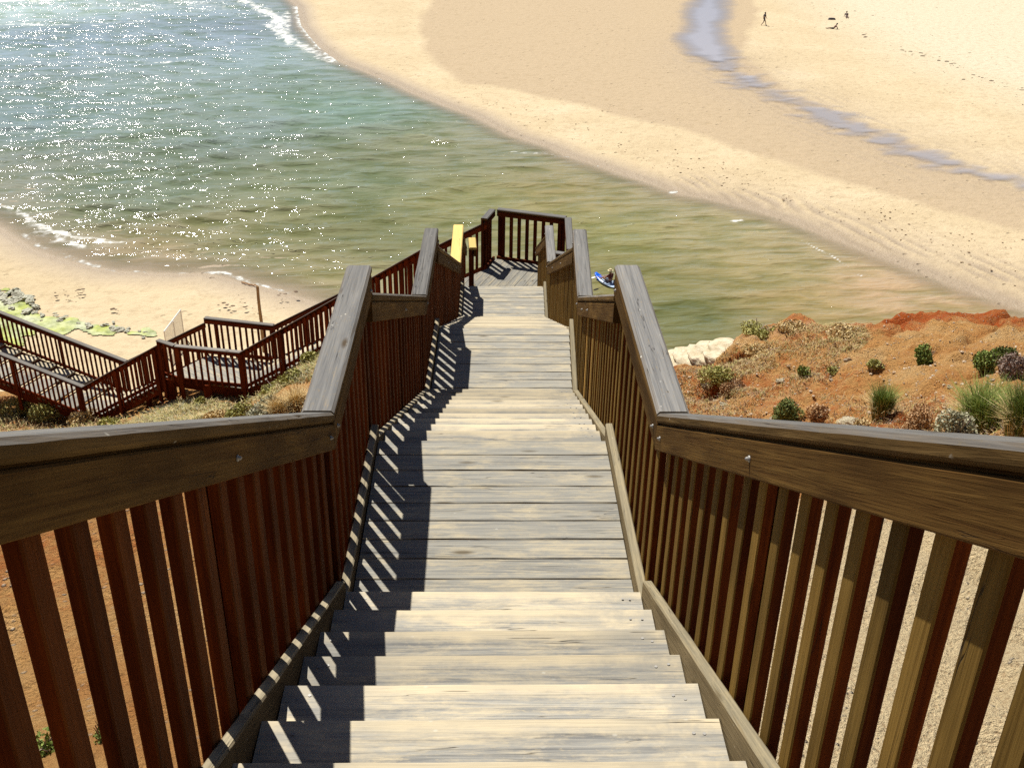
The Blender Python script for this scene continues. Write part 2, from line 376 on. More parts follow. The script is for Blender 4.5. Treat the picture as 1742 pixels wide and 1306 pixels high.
# ---------------------------------------------------------------- MAIN STAIRS
XL, XR = -.582, .680
Z1, Z2, Z3, ZD = -3.125, -4.50, -6.65, -7.80
L1a, L1b = 3.62, 5.10        # landing 1, near and far edge (Y)
L2a, L2b = 7.95, 9.42
L3a, L3b = 14.02, 15.42
n1 = ((XL, XR), (XL, XR)); n2 = ((-.462, .758), (-.428, .828)); n3 = ((-.325, .885), (-.315, .925))
GST = 'flights of the wooden cliff stairs'; GLA = 'timber landings of the cliff stairs'
def treads(root, pa, pb, za, ya, zb, yb, nr, mat='tread', thick=.045, over=.02):
    """pa,pb: (xl,xr) at top nosing (za,ya) and at bottom landing edge; nr risers"""
    for k in range(1, nr):
        t0 = (k-1)/(nr-1); t1 = k/(nr-1)
        z = za + (zb-za)*k/nr
        y0 = ya + (yb-ya)*t0 - .02; y1 = ya + (yb-ya)*t1 + over
        x0 = pa[0] + (pb[0]-pa[0])*(t0+t1)/2 + .003; x1 = pa[1] + (pb[1]-pa[1])*(t0+t1)/2 - .003
        dz = (random.random()-.5)*.004
        s = Slabs(); s.add((x0, y0, z+dz), (x1, y0, z-dz), (0, 1), 0, y1-y0, -thick, 0, ch=.006, seg=8, jit=.0016)
        tr = s.build('tread', M[mat], root)
        if ya < 6:
            sc = []; fs = []
            for xx in (x0+.05, x0+.09, x1-.05, x1-.09):
                for yy in (y0+.07, y1-.06):
                    b = len(sc); xo = xx+random.uniform(-.008, .008); yo = yy+random.uniform(-.012, .012)
                    for q in range(8): sc.append((xo+.0055*math.cos(q*math.tau/8), yo+.0055*math.sin(q*math.tau/8), z+.0022+abs(dz)))
                    fs.append([b+q for q in range(8)])
            o = mesh_obj('screw', sc, fs, M['steel'], root); o['kind'] = 'stuff'
def decking(root, P0, P1, W0, nb, mat='deck', gap=.0045, ext=0):
    pass
def planks_rect(root, xa, xb, ya, yb, z, mat='deck', bw=.146, gap=.005):
    """boards across the walkway between ya (near) and yb (far)"""
    s = Slabs(); n = round((yb-ya)/bw); w = (yb-ya)/n
    for k in range(n):
        t = (k+.5)/n; x0 = xa[0]+(xb[0]-xa[0])*t+.003; x1 = xa[1]+(xb[1]-xa[1])*t-.003
        dz = (random.random()-.5)*.004
        s.add((x0, ya+k*w+gap/2, z+dz), (x1, ya+k*w+gap/2, z+(random.random()-.5)*.004), (0, 1), 0, w-gap, -.035, 0, ch=.004, seg=8, jit=.0012)
    s.build('decking', M[mat], root)
    j = Slabs()
    for x in (xa[0]+.05, (xa[0]+xa[1])/2, xa[1]-.09): j.add((x, ya+.02, z-.037), (x, yb-.02, z-.037), (1, 0), 0, .045, -.14, 0)
    j.build('joist', M['stain'], root)

# landing at the top, under the photographer
r = thing('landing', 'top plank landing behind the nearest flight', 'landing', (0, -1, -1.4), GLA)
planks_rect(r, (-.682, XR), (-.682, XR), -1.6, .27, Z1+.137*13, 'deck')
supports(r, [(XL+.1, -1.4, -1.55), (XR-.1, -1.4, -1.55), (XL+.1, .1, -1.55), (XR-.1, .1, -1.55)], 0)
r = thing('stair_flight', 'nearest flight of grey worn treads at the bottom of the picture', 'stairs', (.05, 2, -3.3), GST)
treads(r, (-.682, XR), (XL, XR), Z1+.137*13, .27, Z1, L1a, 13)
r = thing('landing', 'first plank landing below the nearest flight', 'landing', (.05, 4.3, -3.4), GLA)
planks_rect(r, (XL, XR), (XL, XR), L1a-.03, L1b, Z1)
supports(r, [(XL+.1, L1a+.1, Z1-.18), (XR-.1, L1a+.1, Z1-.18), (XL+.1, L1b-.1, Z1-.18), (XR-.1, L1b-.1, Z1-.18)], 0)
r = thing('stair_flight', 'second flight of treads between the first and second landings', 'stairs', (.1, 6.5, -4.3), GST)
treads(r, (XL, XR), n2[0], Z1, L1b+.015, Z2, L2a, 11, over=.02)
r = thing('landing', 'second plank landing halfway down the straight stairs', 'landing', (.15, 8.7, -4.8), GLA)
planks_rect(r, n2[0], n2[1], L2a-.03, L2b, Z2)
supports(r, [(-.35, L2a+.1, Z2-.18), (.68, L2a+.1, Z2-.18), (-.32, L2b-.1, Z2-.18), (.7, L2b-.1, Z2-.18)], 0)
r = thing('stair_flight', 'third flight of treads mostly hidden by the edge of the second landing', 'stairs', (.2, 11.7, -6), GST)
treads(r, n2[1], n3[0], Z2, L2b+.015, Z3, L3a, 16)
r = thing('landing', 'third plank landing just above the diagonal boarded deck', 'landing', (.28, 14.7, -6.9), GLA)
planks_rect(r, n3[0], n3[1], L3a-.03, L3b, Z3)
supports(r, [(-.2, L3a+.1, Z3-.18), (.75, L3a+.1, Z3-.18), (-.2, L3b-.1, Z3-.18), (.75, L3b-.1, Z3-.18)], 0)
r = thing('stair_flight', 'short flight of treads dropping to the diagonal boarded deck', 'stairs', (.28, 16.6, -7.6), GST)
treads(r, n3[1], (-.30, .90), Z3, L3b+.015, ZD, 17.62, 8)

W = (-1, 0); E_ = (1, 0)
MR = ('cap', 'fascia', 'stain', 'weath', 'curb'); ML = ('cap', 'fascia', 'stain', 'shadeL', 'curbL')
# nearest flight: cap slope measured from the photograph
kA = .561
PA = {'l': (.58, .97), 'r': (.58, .97)}
def railA(side, X, n, mats, label):
    T1 = (X, 3.62, -2.093); T0 = (X-(.094 if side == 'l' else 0), .5, -2.093+kA*3.12)
    fl0 = T0[2]-(Z1+.137*(1+3.12/.28)); 
    return railing(label, T0, T1, n, (fl0, -2.093-(Z1+.137)), mats, curb=(0, .07), posts=PA[side], cap_jit=.0007, ends=(.05, .03), bal_low=-.22)
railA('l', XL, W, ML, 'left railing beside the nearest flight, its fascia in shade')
railA('r', XR, E_, MR, 'right railing beside the nearest flight, with the sunlit gaps beyond it')
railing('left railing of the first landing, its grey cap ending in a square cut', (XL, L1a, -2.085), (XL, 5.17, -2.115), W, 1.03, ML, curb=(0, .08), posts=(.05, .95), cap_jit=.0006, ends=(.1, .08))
railing('right railing of the first landing, its broad grey cap ending in a square cut', (XR, L1a, -2.085), (XR, 5.17, -2.105), E_, 1.03, MR, curb=(0, .08), posts=(.05, .95), cap_jit=.0006, ends=(.1, .08))
def rail_to(P, Q, side): 
    d = np.array(Q)-np.array(P); h = np.array([d[1], -d[0]]); h /= np.linalg.norm(h); return h*side
def RR(label, T0, T1, side, foot, mats, **k):
    return railing(label, T0, T1, rail_to(T0, T1, side), foot, mats, **k)
RR('left railing of the second flight, sloping between the first two landing caps', (XL, 5.13, -2.25), (n2[0][0], L2a, -3.51), -1, (.93, .92), ML, curb=(0, .06), posts=(.5,), cap_jit=.0006, bal_low=-.22)
RR('right railing of the second flight with two newer yellowish posts', (XR, 5.13, -2.25), (n2[0][1], L2a, -3.51), 1, (.93, .92), MR, curb=(0, .06), posts=(.62, .8), bolts=('new',), cap_jit=.0006, bal_low=-.22)
RR('left railing of the second landing with a brown patch on its grey cap', (n2[0][0], L2a, -3.5), (n2[1][0], L2b+.05, -3.5), -1, 1.0, ML, curb=(0, .08), posts=(.05, .95), cap_jit=.0006)
RR('right railing of the second landing beside the kayaker in the water', (n2[0][1], L2a, -3.5), (n2[1][1], L2b+.05, -3.5), 1, 1.0, MR, curb=(0, .08), posts=(.05, .95), cap_jit=.0006)
RR('left railing of the third flight, below the brown patched cap', (n2[1][0], L2b+.02, -3.66), (n3[0][0], L3a, -5.69), -1, (.9, .98), ML, curb=(0, .06), posts=(.35, .7), bal_low=-.22)
RR('right railing of the third flight, fascia sunlit, posts in a row', (n2[1][1], L2b+.02, -3.66), (n3[0][1], L3a, -5.69), 1, (.9, .98), MR, curb=(0, .06), posts=(.35, .7), bal_low=-.22)
RR('left railing of the third landing with a new yellow pine cap', (n3[0][0], L3a-.05, -5.66), (n3[1][0], L3b+.05, -5.66), -1, 1.0, ('cap_new',)+ML[1:], curb=(0, .08), posts=(.05, .95), capw=.15)
RR('right railing of the third landing with a short narrow grey cap', (n3[0][1], L3a, -5.66), (n3[1][1], L3b+.05, -5.66), 1, 1.0, MR, curb=(0, .08), posts=(.05, .95))
RR('left railing of the short flight above the deck', (n3[1][0], L3b+.03, -5.82), (-.30, 17.65, -6.86), -1, (.87, .94), ML, curb=(0, .06), posts=(.96,), bal_low=-.22)
RR('right railing of the short flight above the deck', (n3[1][1], L3b+.03, -5.82), (.90, 17.65, -6.86), 1, (.87, .94), MR, curb=(0, .06), posts=(.96,), bal_low=-.22)

# ---------------------------------------------------------------- corner deck, diagonal boards
DP = [(-.34, 17.60), (1.44, 17.42), (1.52, 18.96), (.22, 19.46), (.05, 18.92), (-.80, 17.98)]
r = thing('landing', 'corner deck of diagonal boards where the stairs turn left', 'landing', (.4, 18.4, ZD-.3), GLA)
def clip_strip(poly, c, d, w0, w1):
    """clip convex-ish polygon by the strip w0<=dot(p-c,nn)<=w1"""
    nn = (-d[1], d[0])
    def cut(P, sgn, lim):
        out = []
        for i in range(len(P)):
            a, b = P[i], P[(i+1) % len(P)]
            fa = sgn*((a[0]-c[0])*nn[0]+(a[1]-c[1])*nn[1])-sgn*lim; fb = sgn*((b[0]-c[0])*nn[0]+(b[1]-c[1])*nn[1])-sgn*lim
            if fa >= 0: out.append(a)
            if (fa >= 0) != (fb >= 0):
                t = fa/(fa-fb); out.append((a[0]+(b[0]-a[0])*t, a[1]+(b[1]-a[1])*t))
        return out
    P = cut(poly, 1, w0)
    return cut(P, -1, w1) if P else []
def diag_deck(root, poly, z, ang, bw=.148, gap=.006, mat='deck', th=.035):
    d = (math.cos(ang), math.sin(ang)); c = (sum(p[0] for p in poly)/len(poly), sum(p[1] for p in poly)/len(poly))
    V = []; F = []; G = []
    for k in range(-40, 40):
        P = clip_strip(poly, c, d, k*bw+gap/2, (k+1)*bw-gap/2)
        if len(P) < 3: continue
        b = len(V); dz = (random.random()-.5)*.003; off = RNG.random(3)*40
        for zz in (z+dz, z-th):
            for p in P:
                V.append((p[0], p[1], zz)); G.append(((p[0]-c[0])*d[0]+(p[1]-c[1])*d[1]+off[0], -(p[0]-c[0])*d[1]+(p[1]-c[1])*d[0]+off[1], off[2]+zz-z))
        m_ = len(P)
        area = sum(P[i][0]*P[(i+1) % m_][1]-P[(i+1) % m_][0]*P[i][1] for i in range(m_))
        top = list(range(b, b+m_)); bot = list(range(b+m_, b+2*m_))
        if area < 0: F.append(top[::-1]); F.append(bot)
        else: F.append(top); F.append(bot[::-1])
        for i in range(m_):
            j = (i+1) % m_; q = [top[i], bot[i], bot[j], top[j]]
            F.append(q if area > 0 else q[::-1])
    return mesh_obj('decking', V, F, M[mat], root, G)
diag_deck(r, DP, ZD, math.radians(69))
def rim(root, poly, z, edges, h=.16, mat='stain'):
    s = Slabs()
    for i in edges:
        a, b = poly[i], poly[(i+1) % len(poly)]
        dd = np.array(b)-np.array(a); nn = np.array([-dd[1], dd[0]])
        s.add((*a, z-.037), (*b, z-.037), nn, 0.002, .045, -h, 0)
    s.build('rim_joist', M[mat], root)
rim(r, DP, ZD, range(6))
supports(r, [(-.2, 17.8, ZD-.2), (1.3, 17.6, ZD-.2), (1.35, 18.8, ZD-.2), (.3, 19.2, ZD-.2)], 0)
GR2 = 'wooden railings of the cliff stairs'
MD = ('cap', 'stain', 'stain', 'stain', 'stain')
RR('far railing of the corner deck with tall bars against the water', (1.50, 19.0, -6.8), (.24, 19.44, -6.8), 1, 1.0, MD, curb=(0, .05), posts=(.04, .97), ends=(.1, .1), fasc=.09, bolts=('no',))
RR('short angled railing piece at the far left corner of the deck', (.21, 19.44, -6.8), (.055, 18.92, -6.8), 1, 1.0, MD, curb=(0, .05), posts=(.1, .9), ends=(.05, .05), fasc=.09, bolts=('no',))
RR('right hand railing of the corner deck, its cap pale and worn', (1.43, 17.42, -6.8), (1.50, 19.02, -6.8), 1, 1.0, MD, curb=(0, .05), posts=(.04, .96), bolts=('no',))
RR('stub of railing closing the deck right of the short flight', (.96, 17.6, -6.86), (1.40, 17.44, -6.86), 1, .94, MR, curb=(0, .05), posts=(.9,), bolts=('no',))
RR('stub of railing with a pale new cap at the left edge of the deck', tuple(at(810.5, 421, -6.84)), tuple(at(809, 404, -6.84)), -1, .94, ('cap_new',)+ML[1:], curb=(0, .05), posts=(.1, .9), bolts=('no',))

# ---------------------------------------------------------------- lower stairs to the left
MW = ('lowcap', 'low', 'low', 'low', 'low')
def lower_flight(label, A, B, C, D, nr, mat='tread'):
    """A,B near/far side corners at the top, C,D at the bottom (floor level)"""
    A, B, C, D = [np.array(x, float) for x in (A, B, C, D)]
    root = thing('stair_flight', label, 'stairs', tuple((A+B+C+D)/4-_Z*.3), GST)
    nn = (B-A)[:2]
    for k in range(1, nr):
        t0 = (k-1)/(nr-1); t1 = k/(nr-1); z = A[2]+(C[2]-A[2])*k/nr
        a = A+(C-A)*t0; b = B+(D-B)*t0; w = np.linalg.norm((C-A)[:2])/(nr-1)+.02
        dirn = (C-A)[:2]/np.linalg.norm((C-A)[:2])
        s = Slabs(); s.add((a[0], a[1], z), (b[0], b[1], z), (dirn[0], dirn[1]), 0, w, -.045, 0); s.build('tread', M[mat], root)
    for P, Q in ((A, C), (B, D)):
        dd = (Q-P)[:2]; side = np.array([dd[1], -dd[0]]); 
        if np.dot(side, ((A+B+C+D)/4-P)[:2]) < 0: side = -side
        one('stringer', M['low'], root, P, Q, side, .001, .045, -.24, .01)
        for u in (.3, .62, .95):
            c = P+(Q-P)*u+np.array([*side/np.linalg.norm(side)*.15, 0]); supports(root, [(c[0], c[1], c[2]-.15)], 0, .12)
    return root
FH = 1.0
Eh = np.array([-.767, .642, 0])
# flight from the deck to the level landing
En0 = np.array([-.80, 17.98, -6.86]); En1 = np.array([-5.42, 21.80, -11.0])
Ef0 = np.array([.03, 18.93, -6.86]); Ef1 = np.array([*at(463.3, 553.7, -11.0)])
zf = lambda P, h=FH: np.array([P[0], P[1], P[2]-h])
lower_flight('long flight dropping left from the corner deck', zf(En0), zf(Ef0), zf(En1), zf(Ef1), 27)
def RL(label, T0, T1, inside_pt, foot=FH, **k):
    T0 = np.array(T0, float); T1 = np.array(T1, float); d = (T1-T0)[:2]; n = np.array([d[1], -d[0]])
    if np.dot(n, np.array(inside_pt)[:2]-T0[:2]) > 0: n = -n
    kw = dict(bal_w=.05, curb=None, kick=(.05, .14), fasc=.10, bolts=('no',), bal_low=-.02, ends=(.04, .04)); kw.update(k)
    return railing(label, T0, T1, n, foot, MW, **kw)
midE = (En0+Ef0+En1+Ef1)/4
RL('near railing of the long flight going left from the deck', En0, En1, midE, posts=(.02, .25, .5, .75))
RL('far railing of the long flight going left from the deck', Ef0, Ef1, midE, posts=(.02, .25, .5, .75))
# level landing
Ma = at(414, 596, -11.0); Mb = at(271.5, 575.5, -11.0); Mb2 = at(300, 585, -11.0); Mc = at(346, 541, -11.0); Md = at(463.3, 553.7, -11.0)
MP = [tuple(Ma[:2]), tuple(Md[:2]), tuple(Mc[:2]), tuple(Mb[:2])]
r = thing('landing', 'level landing of the lower stairs on tall posts', 'landing', (*np.mean(MP, 0), -12.3), GLA)
diag_deck(r, MP, -12.0, math.radians(140)); rim(r, MP, -12.0, range(4), .2, 'low')
for q in (Mb, Ma, Mc, Md, (Ma+Mb)/2):
    q = q*.93+np.mean([Ma, Mb, Mc, Md], 0)*.07; supports(r, [(q[0], q[1], -12.04)], 0, .19 if q is not None else .1)
_b = Slabs(); _q0 = Mb*.93+np.mean([Ma, Mb, Mc, Md], 0)*.07; _q1 = (Ma+Mb)/2*.93+np.mean([Ma, Mb, Mc, Md], 0)*.07
_b.add((_q0[0]+.5, _q0[1]-.15, -13.1), (_q1[0], _q1[1], -13.35), (0.2, -1), 0, .05, 0, .14); _b.add((_q1[0]-.3, _q1[1]-.2, -13.3), (_q1[0]+.5, _q1[1]-.1, -12.2), (0.2, -1), .055, .10, 0, .12); _b.build('brace', M['low'], r)
midM = np.mean([Ma, Mb, Mc, Md], 0)
RL('near railing of the level lower landing', Ma, Mb2, midM, posts=(.02, .97), ends=(.05, .03))
RL('short angled end piece of the near railing of the level lower landing', Mb2, Mb, midM, posts=(.9,), ends=(.03, .03))
RL('far railing of the level lower landing seen against the sand', Md, Mc, midM, posts=(.02, .86), ends=(.05, .05))
# second lower flight
G0n = Mb + np.array([0, 0, -.12]); G1n = at(145, 655, -13.0); G0f = Mc + np.array([0, 0, -.12]); G1f = at(212, 615, -13.0)
lower_flight('short lower flight of stairs standing on posts, sides dark red', zf(G0n), zf(G0f), zf(G1n), zf(G1f), 13)
midG = (G0n+G1n+G0f+G1f)/4
RL('near railing of the short lower flight, in deep red shade', G0n, G1n, midG, posts=(.05, .55), bal_low=-.1)
RL('far railing of the short lower flight', G0f, G1f, midG, posts=(.05, .55), bal_low=-.1)
# last flight leaving the picture on the left
hdir = np.array([-.92, .39, 0.0]); hdir /= np.linalg.norm(hdir)
_dd = FW*FPX + EX*(0-CX) + EY*(597-CY)          # the near rail passes through this sight line
_A = np.array([[hdir[0], -_dd[0]/FPX], [hdir[1], -_dd[1]/FPX]]); _t, _q = np.linalg.solve(_A, -G1n[:2]); hdir[2] = (_q*_dd[2]/FPX-G1n[2])/_t
H0n = G1n.copy(); H1n = H0n + hdir*7.6; H0f = G1f.copy(); H1f = H0f + hdir*7.6
lower_flight('last low flight of stairs leaving the picture at the left edge', zf(H0n), zf(H0f), zf(H1n), zf(H1f), 14)
midH = (H0n+H1n+H0f+H1f)/4
RL('near railing of the last low flight at the left edge', H0n, H1n, midH, posts=(.015, .29, .57, .85), kick=(.05, .13))
RL('far railing of the last low flight at the left edge, its cap against the beach', H0f, H1f, midH, posts=(.015, .29, .57, .85), kick=(.05, .13))

# ---------------------------------------------------------------- terrain mesh
def grid_mesh(name, XX, YY, ZZ, mat, attrs={}, smooth=True, kind='structure', keep=None):
    h, w = XX.shape; me = bpy.data.meshes.new(name)
    co = np.stack([XX, YY, ZZ], -1).reshape(-1, 3).astype(np.float32)
    idx = np.arange(h*w).reshape(h, w)
    q = np.stack([idx[:-1, :-1], idx[:-1, 1:], idx[1:, 1:], idx[1:, :-1]], -1).reshape(-1, 4)
    if keep is not None: q = q[keep.ravel()[q].any(1)]
    me.vertices.add(len(co)); me.vertices.foreach_set('co', co.ravel())
    me.loops.add(q.size); me.loops.foreach_set('vertex_index', q.ravel().astype(np.int32))
    me.polygons.add(len(q)); me.polygons.foreach_set('loop_start', (np.arange(len(q))*4).astype(np.int32)); me.polygons.foreach_set('loop_total', np.full(len(q), 4, np.int32))
    if smooth: me.polygons.foreach_set('use_smooth', np.ones(len(q), bool))
    for k, v in attrs.items():
        if v.ndim == 3:
            a = me.attributes.new(k, 'FLOAT_COLOR', 'POINT'); c = np.concatenate([v.reshape(-1, 3), np.ones((len(co), 1))], 1); a.data.foreach_set('color', c.astype(np.float32).ravel())
        else:
            a = me.attributes.new(k, 'FLOAT', 'POINT'); a.data.foreach_set('value', v.astype(np.float32).ravel())
    me.update(calc_edges=True); me.validate()
    me.materials.append(mat); o = bpy.data.objects.new(name, me); COL.objects.link(o)
    props(o, kind=kind); return o

def earth_mat():
    t = NT('ochre_earth'); tc = t.new('ShaderNodeTexCoord'); P = tc.outputs['Object']
    red = t.attr('red', 'Fac'); pale = t.attr('pale', 'Fac')
    n1 = t.noise(P, .9, 6, .65, .6); n2 = t.noise(P, 5, 6, .7); n3 = t.noise(P, 28, 5, .7)
    c = t.ramp(n1, [(.3, (.54, .23, .065)), (.5, (.66, .36, .125)), (.7, (.72, .47, .21))])
    rf = t.math('ADD', red, t.math('MULTIPLY', t.math('SUBTRACT', n2, .5), 1.1))
    c = t.mix(t.ramp(rf, [(.35, 0.0), (.75, 1.0)]), c, (.48, .105, .02))
    pf = t.math('ADD', pale, t.math('MULTIPLY', t.math('SUBTRACT', n2, .5), .7))
    c = t.mix(t.ramp(pf, [(.35, 0.0), (.7, 1.0)]), c, (.88, .70, .42))
    c = t.mix(t.ramp(n3, [(.34, .5), (.5, 0.0)]), c, (.32, .14, .045))
    # pebbles and debris
    vo = t.new('ShaderNodeTexVoronoi'); vo.inputs['Scale'].default_value = 14; t.lk(P, vo.inputs['Vector'])
    peb = t.math('MULTIPLY', t.ramp(vo.outputs['Distance'], [(.16, 1.0), (.3, 0.0)]), t.ramp(t.noise(P, 2.3, 3), [(.5, 0.0), (.62, .8)]))
    c = t.mix(peb, c, (.66, .55, .42))
    h = t.math('ADD', t.math('ADD', t.math('MULTIPLY', n2, .6), t.math('MULTIPLY', n3, .35)), t.math('MULTIPLY', peb, .25))
    return t.set(color=c, rough=.95, spec=.15, normal=t.bump(h, 1.0, .34))
M['earth'] = earth_mat()
xs = np.concatenate([np.linspace(-60, -18, 60), np.linspace(-17.8, 24, 420), np.linspace(24.3, 70, 60)])
ys = np.concatenate([np.linspace(-40, -2, 30), np.linspace(-1.8, 35, 380), np.linspace(35.3, 60, 60)])
XX, YY = np.meshgrid(xs, ys); ZZ = land(XX, YY)
nr_ = vnoise(XX, YY, .3, 21, 4)
SLO = np.hypot(np.gradient(ZZ, axis=0)/np.gradient(YY, axis=0), np.gradient(ZZ, axis=1)/np.gradient(XX, axis=1))
redm = .30 + .45*nr_ + .35*np.clip((XX-6)/6, 0, 1)*np.clip((YY-24)/3, 0, 1) + .3*np.clip(SLO-1.0, 0, 1)
palem = .15 + .5*vnoise(XX, YY, .22, 22, 3) + 1.1*np.clip((11-YY)/3, 0, 1)*np.clip((XX-.6)/.5, 0, 1)
grid_mesh('headland', XX, YY, ZZ, M['earth'], {'red': redm, 'pale': palem})

# ---------------------------------------------------------------- beach and sea
RSH = [(440, -60), (470, -20), (505, 12), (512, 45), (540, 78), (572, 103), (640, 130), (700, 158), (760, 182), (800, 196), (832, 212), (870, 232), (930, 250), (968, 268), (1010, 280), (1050, 295), (1105, 312), (1152, 330),
       (1200, 338), (1260, 352), (1330, 373), (1420, 408), (1520, 446), (1620, 486), (1742, 528), (1900, 580)]
R_SH = atXY(RSH, SEA)
RPOLY = R_SH + [(80, 45), (700, 60), (700, 900), (-30, 900), (-45, 300)]
LSH = [(-500, 250), (-200, 330), (-60, 362), (0, 388), (60, 425), (110, 442), (190, 462), (250, 464), (300, 467), (350, 465), (400, 478), (450, 489), (520, 510), (580, 528), (640, 555), (720, 590), (800, 640)]
L_SH = atXY(LSH, SEA)
LPOLY = L_SH + [(0, 30), (-10, -50), (-500, -50), (-500, 90)]
def fan(y0, y1, ny, nx, half):
    yy = y0*(y1/y0)**np.linspace(0, 1, ny); t = np.linspace(-1, 1, nx); t = t*(.55+.45*t*t)
    YY = np.repeat(yy[:, None], nx, 1); XX = t[None, :]*(half*YY*1.0+12); return XX, YY
XX, YY = fan(24, 420, 620, 620, .95)
dR = sdist(XX, YY, RPOLY); dL = sdist(XX, YY, LPOLY)
# outer foam line of the thin wash over the left beach
dW = seg_dist(XX, YY, atXY([(-300, 300), (-60, 335), (0, 350), (60, 378), (120, 400), (180, 408), (250, 425), (320, 440), (400, 470), (450, 487), (520, 506)], SEA))
def prof(d, up, dn): return np.where(d > 0, .55*(1-np.exp(-d*up/.55)), d*dn)
hR = prof(dR, .035, .05); hL = prof(dL, .07, .035)
hs = np.maximum(np.where(dR > 0, hR, np.maximum(hR, -1.4)), np.where(dL > 0, hL, np.maximum(hL, -1.4)))
und = vnoise(XX, YY, .06, 30, 4)*.06
fp = vnoise(XX, YY, .9, 31, 4)*.02
dry = np.clip(dR/25, 0, 1)
# ripples of the tidal flat (bands near the right shore and along the stream)
STR = atXY([(1215, -20), (1200, 30), (1195, 75), (1230, 115), (1290, 150), (1370, 185), (1450, 220), (1540, 258), (1640, 290), (1742, 312), (1900, 345)], SEA+.3)
dS = seg_dist(XX, YY, STR)
RB = atXY([(1190, 318), (1290, 343), (1380, 368), (1450, 388), (1560, 425), (1700, 470), (1850, 520)], SEA+.1)
dB = seg_dist(XX, YY, RB)
rip_m = np.exp(-(dB/3.6)**2)*np.clip(dR*.8, 0, 1)*np.clip((110-YY)/12, 0, 1) + .6*np.exp(-((dS-3)/5)**2)*np.clip((150-YY)/20, 0, 1)
ang = 2.2*vnoise(XX, YY, .05, 33, 2)
ph = (XX*.93+YY*.36)*2*math.pi/1.15 + 4*vnoise(XX, YY, .25, 34, 3)
rip = rip_m*(1-2*np.abs(np.sin(ph*.5))**.8)*.13*(.6+vnoise(XX, YY, .4, 35, 2))
dstr = np.exp(-(dS/3.0)**2)*.10
hsand = SEA + hs + (und+fp)*np.clip(np.abs(hs)*4+.15, 0, 1)*np.where(hs > 0, 1, .3) + rip - dstr*np.clip(dR, 0, 1)
wet = np.clip(1-hs/.10, 0, 1)*(hs > -2)
wet = np.maximum(wet, .75*np.clip(1-dL/3.2, 0, 1)*(dL > 0))
wet = np.maximum(wet, .75*rip_m*np.clip(.35-rip/.11, 0, 1))
wet = np.maximum(wet, .45*np.exp(-(dS/(2.2+1.8*vnoise(XX, YY, .2, 37, 3)))**2)*(dR > 3))
# damp inner flat: greyer tongue beyond the dry crest
DAMP = atXY([(725, 25), (718, 60), (745, 105), (790, 140), (880, 150), (960, 168), (1040, 190), (1150, 215), (1300, 262), (1500, 325), (1750, 395), (1760, 330), (1500, 225), (1330, 150), (1260, 90), (1290, 20), (1260, -30), (760, -30)], SEA+.4)
dD = sdist(XX, YY, DAMP)
damp = np.clip(dD/2.0+.5+vnoise(XX, YY, .2, 36, 3)*.5, 0, 1)
white = np.clip(sdist(XX, YY, atXY([(1250, -40), (1350, 40), (1480, 120), (1620, 160), (1760, 230), (2200, 330), (2200, -300), (1250, -300)], SEA+.5))/14, 0, 1)
def sand_mat():
    t = NT('beach_sand'); tc = t.new('ShaderNodeTexCoord'); P = tc.outputs['Object']
    wet, damp, wh = t.attr('wet', 'Fac'), t.attr('damp', 'Fac'), t.attr('white', 'Fac')
    n1 = t.noise(P, .12, 5, .6, .5); n2 = t.noise(P, 1.4, 6, .7); n3 = t.noise(P, 9, 4, .7)
    c = t.ramp(n1, [(.3, (.54, .43, .265)), (.55, (.60, .485, .31)), (.75, (.65, .535, .36))])
    c = t.mix(wh, c, (.62, .55, .40))
    c = t.mix(t.ramp(t.math('ADD', t.math('MULTIPLY', damp, .8), t.math('MULTIPLY', t.math('SUBTRACT', n1, .5), .5)), [(.1, 0.0), (.6, 1.0)]), c, (.47, .365, .235))
    c = t.mix(t.ramp(n2, [(.3, .55), (.5, 0.0)]), c, (.36, .27, .155))
    # footprints and small debris
    vo = t.new('ShaderNodeTexVoronoi'); vo.inputs['Scale'].default_value = .8; t.lk(P, vo.inputs['Vector'])
    ft = t.math('MULTIPLY', t.ramp(vo.outputs['Distance'], [(.07, 1.0), (.16, 0.0)]), t.ramp(t.noise(P, .11, 3), [(.46, 0.0), (.56, 1.0)]))
    c = t.mix(t.math('MULTIPLY', ft, .35), c, (.40, .30, .18))
    wf = t.ramp(wet, [(.0, 0.0), (.7, 1.0)])
    c = t.mix(t.math('MULTIPLY', wf, .8), c, (.34, .265, .185))
    h = t.math('SUBTRACT', t.math('ADD', t.math('MULTIPLY', n2, .7), t.math('MULTIPLY', n3, .12)), t.math('MULTIPLY', ft, .5))
    ro = t.math('SUBTRACT', .95, t.math('MULTIPLY', wf, .55))
    return t.set(color=c, rough=ro, spec=.3, normal=t.bump(h, .8, .30))
M['sand'] = sand_mat()
grid_mesh('beach_sand', XX, YY, hsand, M['sand'], {'wet': wet, 'damp': damp*(dR > 0), 'white': white*(dR > 0)})

